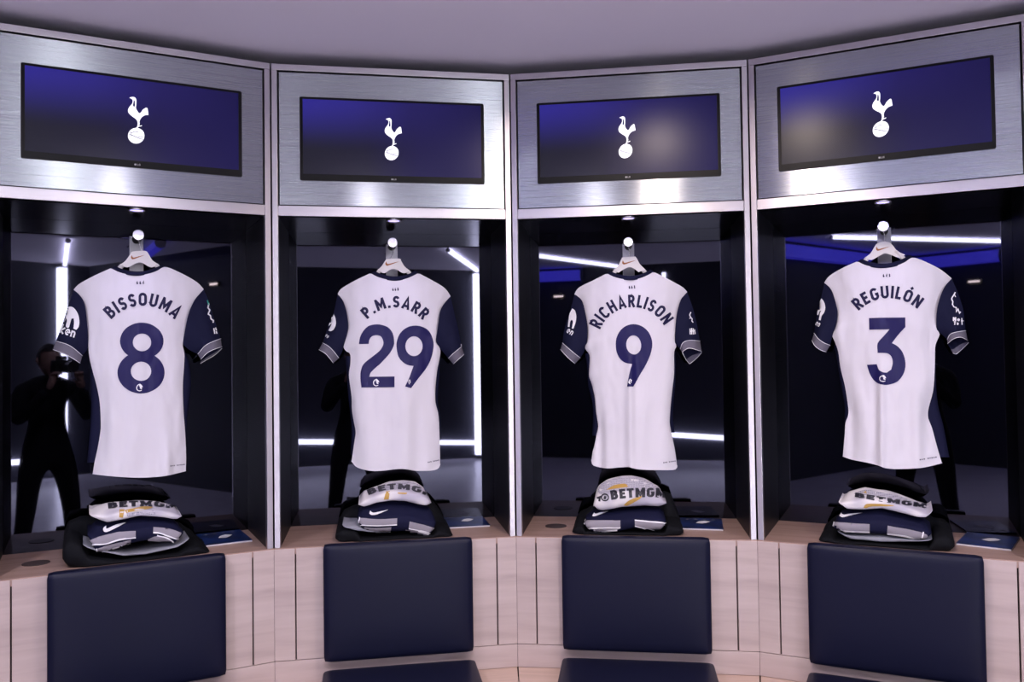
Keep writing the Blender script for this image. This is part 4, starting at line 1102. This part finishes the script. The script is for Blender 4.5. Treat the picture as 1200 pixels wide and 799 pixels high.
STK = {
1: dict(org=(60, 560), sc=5.0,
  base=[(65,300,508,290),(90,285,528,255),(170,320,524,228),(215,400,520,228),(450,425,497,232),(740,390,456,240),(800,345,448,262),(880,335,435,310),(932,375,425,370)],
  grey=[(185,396,403),(262,408,428),(330,422,438),(430,424,457),(560,400,446),(740,362,405),(812,353,367)],
  navy=[(213,290,365),(270,255,447),(370,240,417),(470,225,384),(560,218,367),(660,225,376),(720,235,387),(777,260,364)],
  white=[(223,195,225),(260,170,240),(330,150,262),(440,138,240),(520,135,222),(650,140,230),(740,160,248),(770,190,235)],
  bands=[[(232,362),(300,340),(400,318),(495,310),(495,348),(400,360),(320,385),(250,390)],[(270,412),(350,388),(467,360),(465,382),(370,405),(290,440),(272,444)],[(597,290),(690,300),(775,328),(765,364),(700,345),(640,325),(597,320)],[(567,357),(620,338),(680,350),(720,375),(710,386),(650,371),(567,364)]],
  lines=[[(225,362),(245,388),(320,385),(400,360),(495,348)],[(268,410),(275,444),(370,406),(465,382)],[(597,320),(640,325),(700,345),(762,365),(778,330)],[(620,336),(680,350),(722,376),(700,388)]],
  swoosh=[(322,280),(305,297),(309,315),(330,318),(385,292),(440,262),(380,275),(335,296),(322,298)],
  text=((335,182),(540,168),(742,184),32), gold=[[(400,185),(430,185),(420,232),(398,230)],[(430,190),(480,180),(540,168),(600,172),(560,185),(470,198),(440,205)]], dots=[(440,205),(520,195),(600,190),(615,215),(520,216),(448,226)]),
2: dict(org=(380, 550), sc=5.4545,
  base=[(70,335,452,320),(110,322,452,262),(205,325,452,225),(230,385,450,215),(400,395,448,200),(690,390,435,195),(725,320,430,195),(790,335,418,270),(824,365,410,358)],
  grey=[(115,335,368),(210,322,392),(300,365,400),(360,375,404)],
  navy=[(213,230,375),(232,220,398),(330,200,404),(430,195,402),(520,200,398),(600,215,418),(650,225,440),(717,245,418)],
  white=[(218,190,240),(250,140,245),(330,110,215),(430,80,200),(520,72,205),(600,85,225),(660,120,238),(687,170,232)],
  bands=[[(228,310),(350,318),(466,312),(464,352),(330,358),(222,350)],[(217,362),(330,372),(428,366),(425,398),(300,400),(220,388)],[(545,332),(640,355),(716,378),(705,416),(640,395),(540,375)],[(520,382),(600,392),(662,408),(645,436),(590,415),(520,402)]],
  lines=[[(228,308),(220,352),(330,358),(464,352)],[(215,362),(218,388),(300,400),(425,398)],[(540,375),(640,395),(705,417),(717,378)],[(595,415),(645,438),(664,410),(600,392)]],
  swoosh=[(294,265),(288,284),(304,294),(340,289),(412,258),(350,272),(312,278)],
  text=((285,168),(490,130),(690,190),36), gold=[[(395,142),(420,140),(412,190),(380,192)],[(470,148),(530,150),(520,158),(470,155)]], dots=[(270,150),(330,118),(440,86),(520,78),(590,92),(640,120),(560,128),(420,132),(330,150)]),
3: dict(org=(650, 545), sc=5.4545,
  base=[(110,350,428,345),(130,325,432,310),(180,325,436,285),(205,400,438,265),(500,410,442,230),(700,395,443,180),(720,320,443,168),(775,325,443,185),(827,335,443,325)],
  grey=None,
  navy=[(188,330,408),(240,290,430),(400,280,427),(520,270,402),(620,265,417),(700,270,430),(714,280,420)],
  white=[(246,200,298),(260,130,302),(330,95,290),(430,72,272),(500,70,268),(580,90,262),(680,140,268),(717,200,262)],
  bands=[[(192,355),(420,355),(420,398),(210,403)],[(207,409),(420,402),(380,415),(222,428)],[(512,352),(705,370),(697,428),(600,406),(512,385)]],
  lines=[[(192,355),(196,402),(420,398)],[(200,405),(218,428),(400,412)],[(512,352),(705,370),(697,430),(600,407),(512,385)]],
  swoosh=[(252,305),(241,325),(260,328),(345,296),(295,303),(265,312)],
  text=((362,222),(520,206),(705,210),58), gold=[[(440,255),(480,222),(560,195),(545,215),(470,255)],[(330,160),(380,130),(450,120),(470,140),(400,150)]], dots=[(275,170),(300,120),(380,88),(480,76),(560,90),(640,125),(690,165),(600,165),(480,160),(380,172),(300,185)]),
4: dict(org=(940, 560), sc=4.6154,
  base=[(88,278,340,270),(110,262,343,235),(160,265,346,200),(185,315,348,195),(400,335,352,190),(690,335,368,190),(715,262,374,215),(775,250,380,235),(827,262,385,258)],
  grey=[(190,286,298),(260,280,330),(430,285,345),(600,300,345),(705,322,342)],
  navy=[(163,225,287),(200,180,292),(350,165,302),(450,165,307),(560,190,326),(650,215,338),(702,240,340)],
  white=[(195,110,140),(240,75,170),(330,55,172),(430,68,165),(520,90,185),(620,130,212),(670,150,215),(707,178,188)],
  bands=[[(180,240),(365,250),(365,290),(170,280)],[(462,258),(650,295),(685,325),(670,337),(560,312),(460,297)]],
  lines=[[(178,240),(168,282),(365,290)],[(460,298),(560,313),(672,338),(690,328)],[(655,292),(648,322)]],
  swoosh=[(212,190),(203,207),(220,215),(260,205),(326,190),(258,195),(226,200)],
  text=((285,104),(470,135),(668,164),24), gold=[[(332,158),(350,140),(420,140),(500,148),(480,152),(380,152),(345,162)],[(330,80),(345,70),(350,85)]], dots=[(280,85),(340,65),(430,78),(520,98),(600,128),(650,148),(540,118),(420,98),(320,92)]),
}
for b in (1, 2, 3, 4):
    k = STK[b]; org, sc = k['org'], k['sc']; no = SHIRT[b]['num']; gr = 'folded clothes on the locker shelves'
    folded('folded_tracksuit', b, org, sc, k['base'], .035, .235, .345, M_BLACKCLOTH, 'black folded garment at the bottom of the pile below shirt number %s' % no, 'garment', gr, rest=ZS+.0008, back=True, seed=b, wr=.004)
    if k['grey']: folded('folded_towel', b, org, sc, [(x, yt, yb) for x, yt, yb in k['grey']], .052, .13, .22, M_BLUEGREY, 'pale grey folded cloth in the pile below shirt number %s' % no, 'garment', gr, seed=b+10, wr=.002)
    t, body = folded('folded_shorts', b, org, sc, k['navy'], .045, .12, .26, M_NAVY, 'navy folded shorts with grey cuffs and white tick below shirt number %s' % no, 'shorts', gr, seed=b+20, wr=.002)
    T = Target([body])
    for q in k['bands']: print_on('grey_band', b, [[smooth_loop(q, 3, 50)]], T, M_GREYBAND, t, org, sc, g=12, lift=.0028, label='grey ribbed band')
    for q in k['lines']: print_on('band_piping', b, [stroke(smooth_loop(q, 4, 50, closed=False), 7)], T, M_WPRINT, t, org, sc, g=12, lift=.0040, label='white piping')
    print_on('tick_mark', b, [[smooth_loop(k['swoosh'], 3, 70)]], T, M_WPRINT, t, org, sc, g=14, lift=.002, label='white tick mark')
    t, body = folded('folded_warm_up_shirt', b, org, sc, k['white'], .055, .17, .27, M_WARM, 'white and grey patterned folded shirt on top of the pile below shirt number %s' % no, 'shirt', gr, seed=b+30, wr=.003)
    T = Target([body])
    print_on('dotted_panel', b, [[smooth_loop(k['dots'], 3, 60)]], T, M_DOTS, t, org, sc, g=20, lift=.001)
    for q in k['gold']: print_on('gold_pattern', b, [[smooth_loop(q, 3, 60)]], T, M_GOLD, t, org, sc, g=16, lift=.0015)
    a0, a1, a2, hh = k['text']
    pcs = text_arc('BETMGM', a0, a1, a2, hh, .25, .10)
    if b == 3:
        pcs += [[ell(322, 207, 26, 24, 20), ell(322, 207, 18, 16, 20)], [smooth_loop([(312,215),(318,198),(332,200),(330,214),(322,220)], 3)], stroke([(272,212),(290,206),(286,232)], 12)]
    print_on('sponsor_print', b, pcs, T, M_BLKPRINT, t, org, sc, g=16, lift=.002)

# ------------------------------------------------------------------ magazines
MAG = {1: [(246,640.5),(296,634.5)], 2: [(528,619.5),(574.5,617)], 3: [(801,620.5),(848,622)], 4: [(1121,638.5),(1187,646)]}
for b in (1, 2, 3, 4):
    p0 = onz(b, *MAG[b][0], ZS); p1 = onz(b, *MAG[b][1], ZS)
    p0.x = p1.x-.160
    d = (p1-p0); d.z = 0; d.normalize(); n = Vector((-d.y, d.x, 0)); w = .160; l = .215 if b != 3 else .200
    o = p0.copy(); o.z = ZS
    def at(x, y, z): return o+d*x+n*y+Vector((0, 0, z))
    t = thing('magazine', b, o, 'blue covered magazine lying on the shelf below shirt number %s' % SHIRT[b]['num'], 'magazine', 'magazines on the locker shelves')
    def slab(x0, x1, y0, y1, z0, z1):
        vs = [at(x0,y0,z0),at(x1,y0,z0),at(x1,y1,z0),at(x0,y1,z0),at(x0,y0,z1),at(x1,y0,z1),at(x1,y1,z1),at(x0,y1,z1)]
        return MB().add(vs, [(0,3,2,1),(4,5,6,7),(0,1,5,4),(1,2,6,5),(2,3,7,6),(3,0,4,7)])
    part('pages', slab(.001, w-.001, .001, l-.001, .0006, .0058), M_PAPER, t)
    cv = part('cover', slab(0, w, 0, l, .0059, .0068), M_COVER, t)
    zz = .0073
    pic = MB()
    for lp in ([(.06,.10),(.075,.135),(.095,.15),(.115,.13),(.10,.105),(.085,.09)],):
        v, f = tri([smooth_loop(lp, 3)], .01); pic.add([at(p.x, p.y, zz) for p in v], f)
    part('cover_picture', pic, M_WPRINT, cv, recalc=False)
    ttl = MB()
    yb = .178 if l > .205 else .163
    for i, lp in enumerate(([(0,0),(.012,0),(.016,.012),(.004,.012)], [(0,.004),(.014,0),(.016,.008),(.003,.014)], [(0,0),(.010,.003),(.016,.012),(.002,.011)], [(0,.003),(.015,.001),(.014,.012),(.002,.010)])):
        x = .022+i*.032
        v, f = tri([[(x+a, yb+c) for a, c in lp]], .01); ttl.add([at(p.x, p.y, zz) for p in v], f)
    part('cover_title', ttl, M_BLUEGREY, cv, recalc=False)
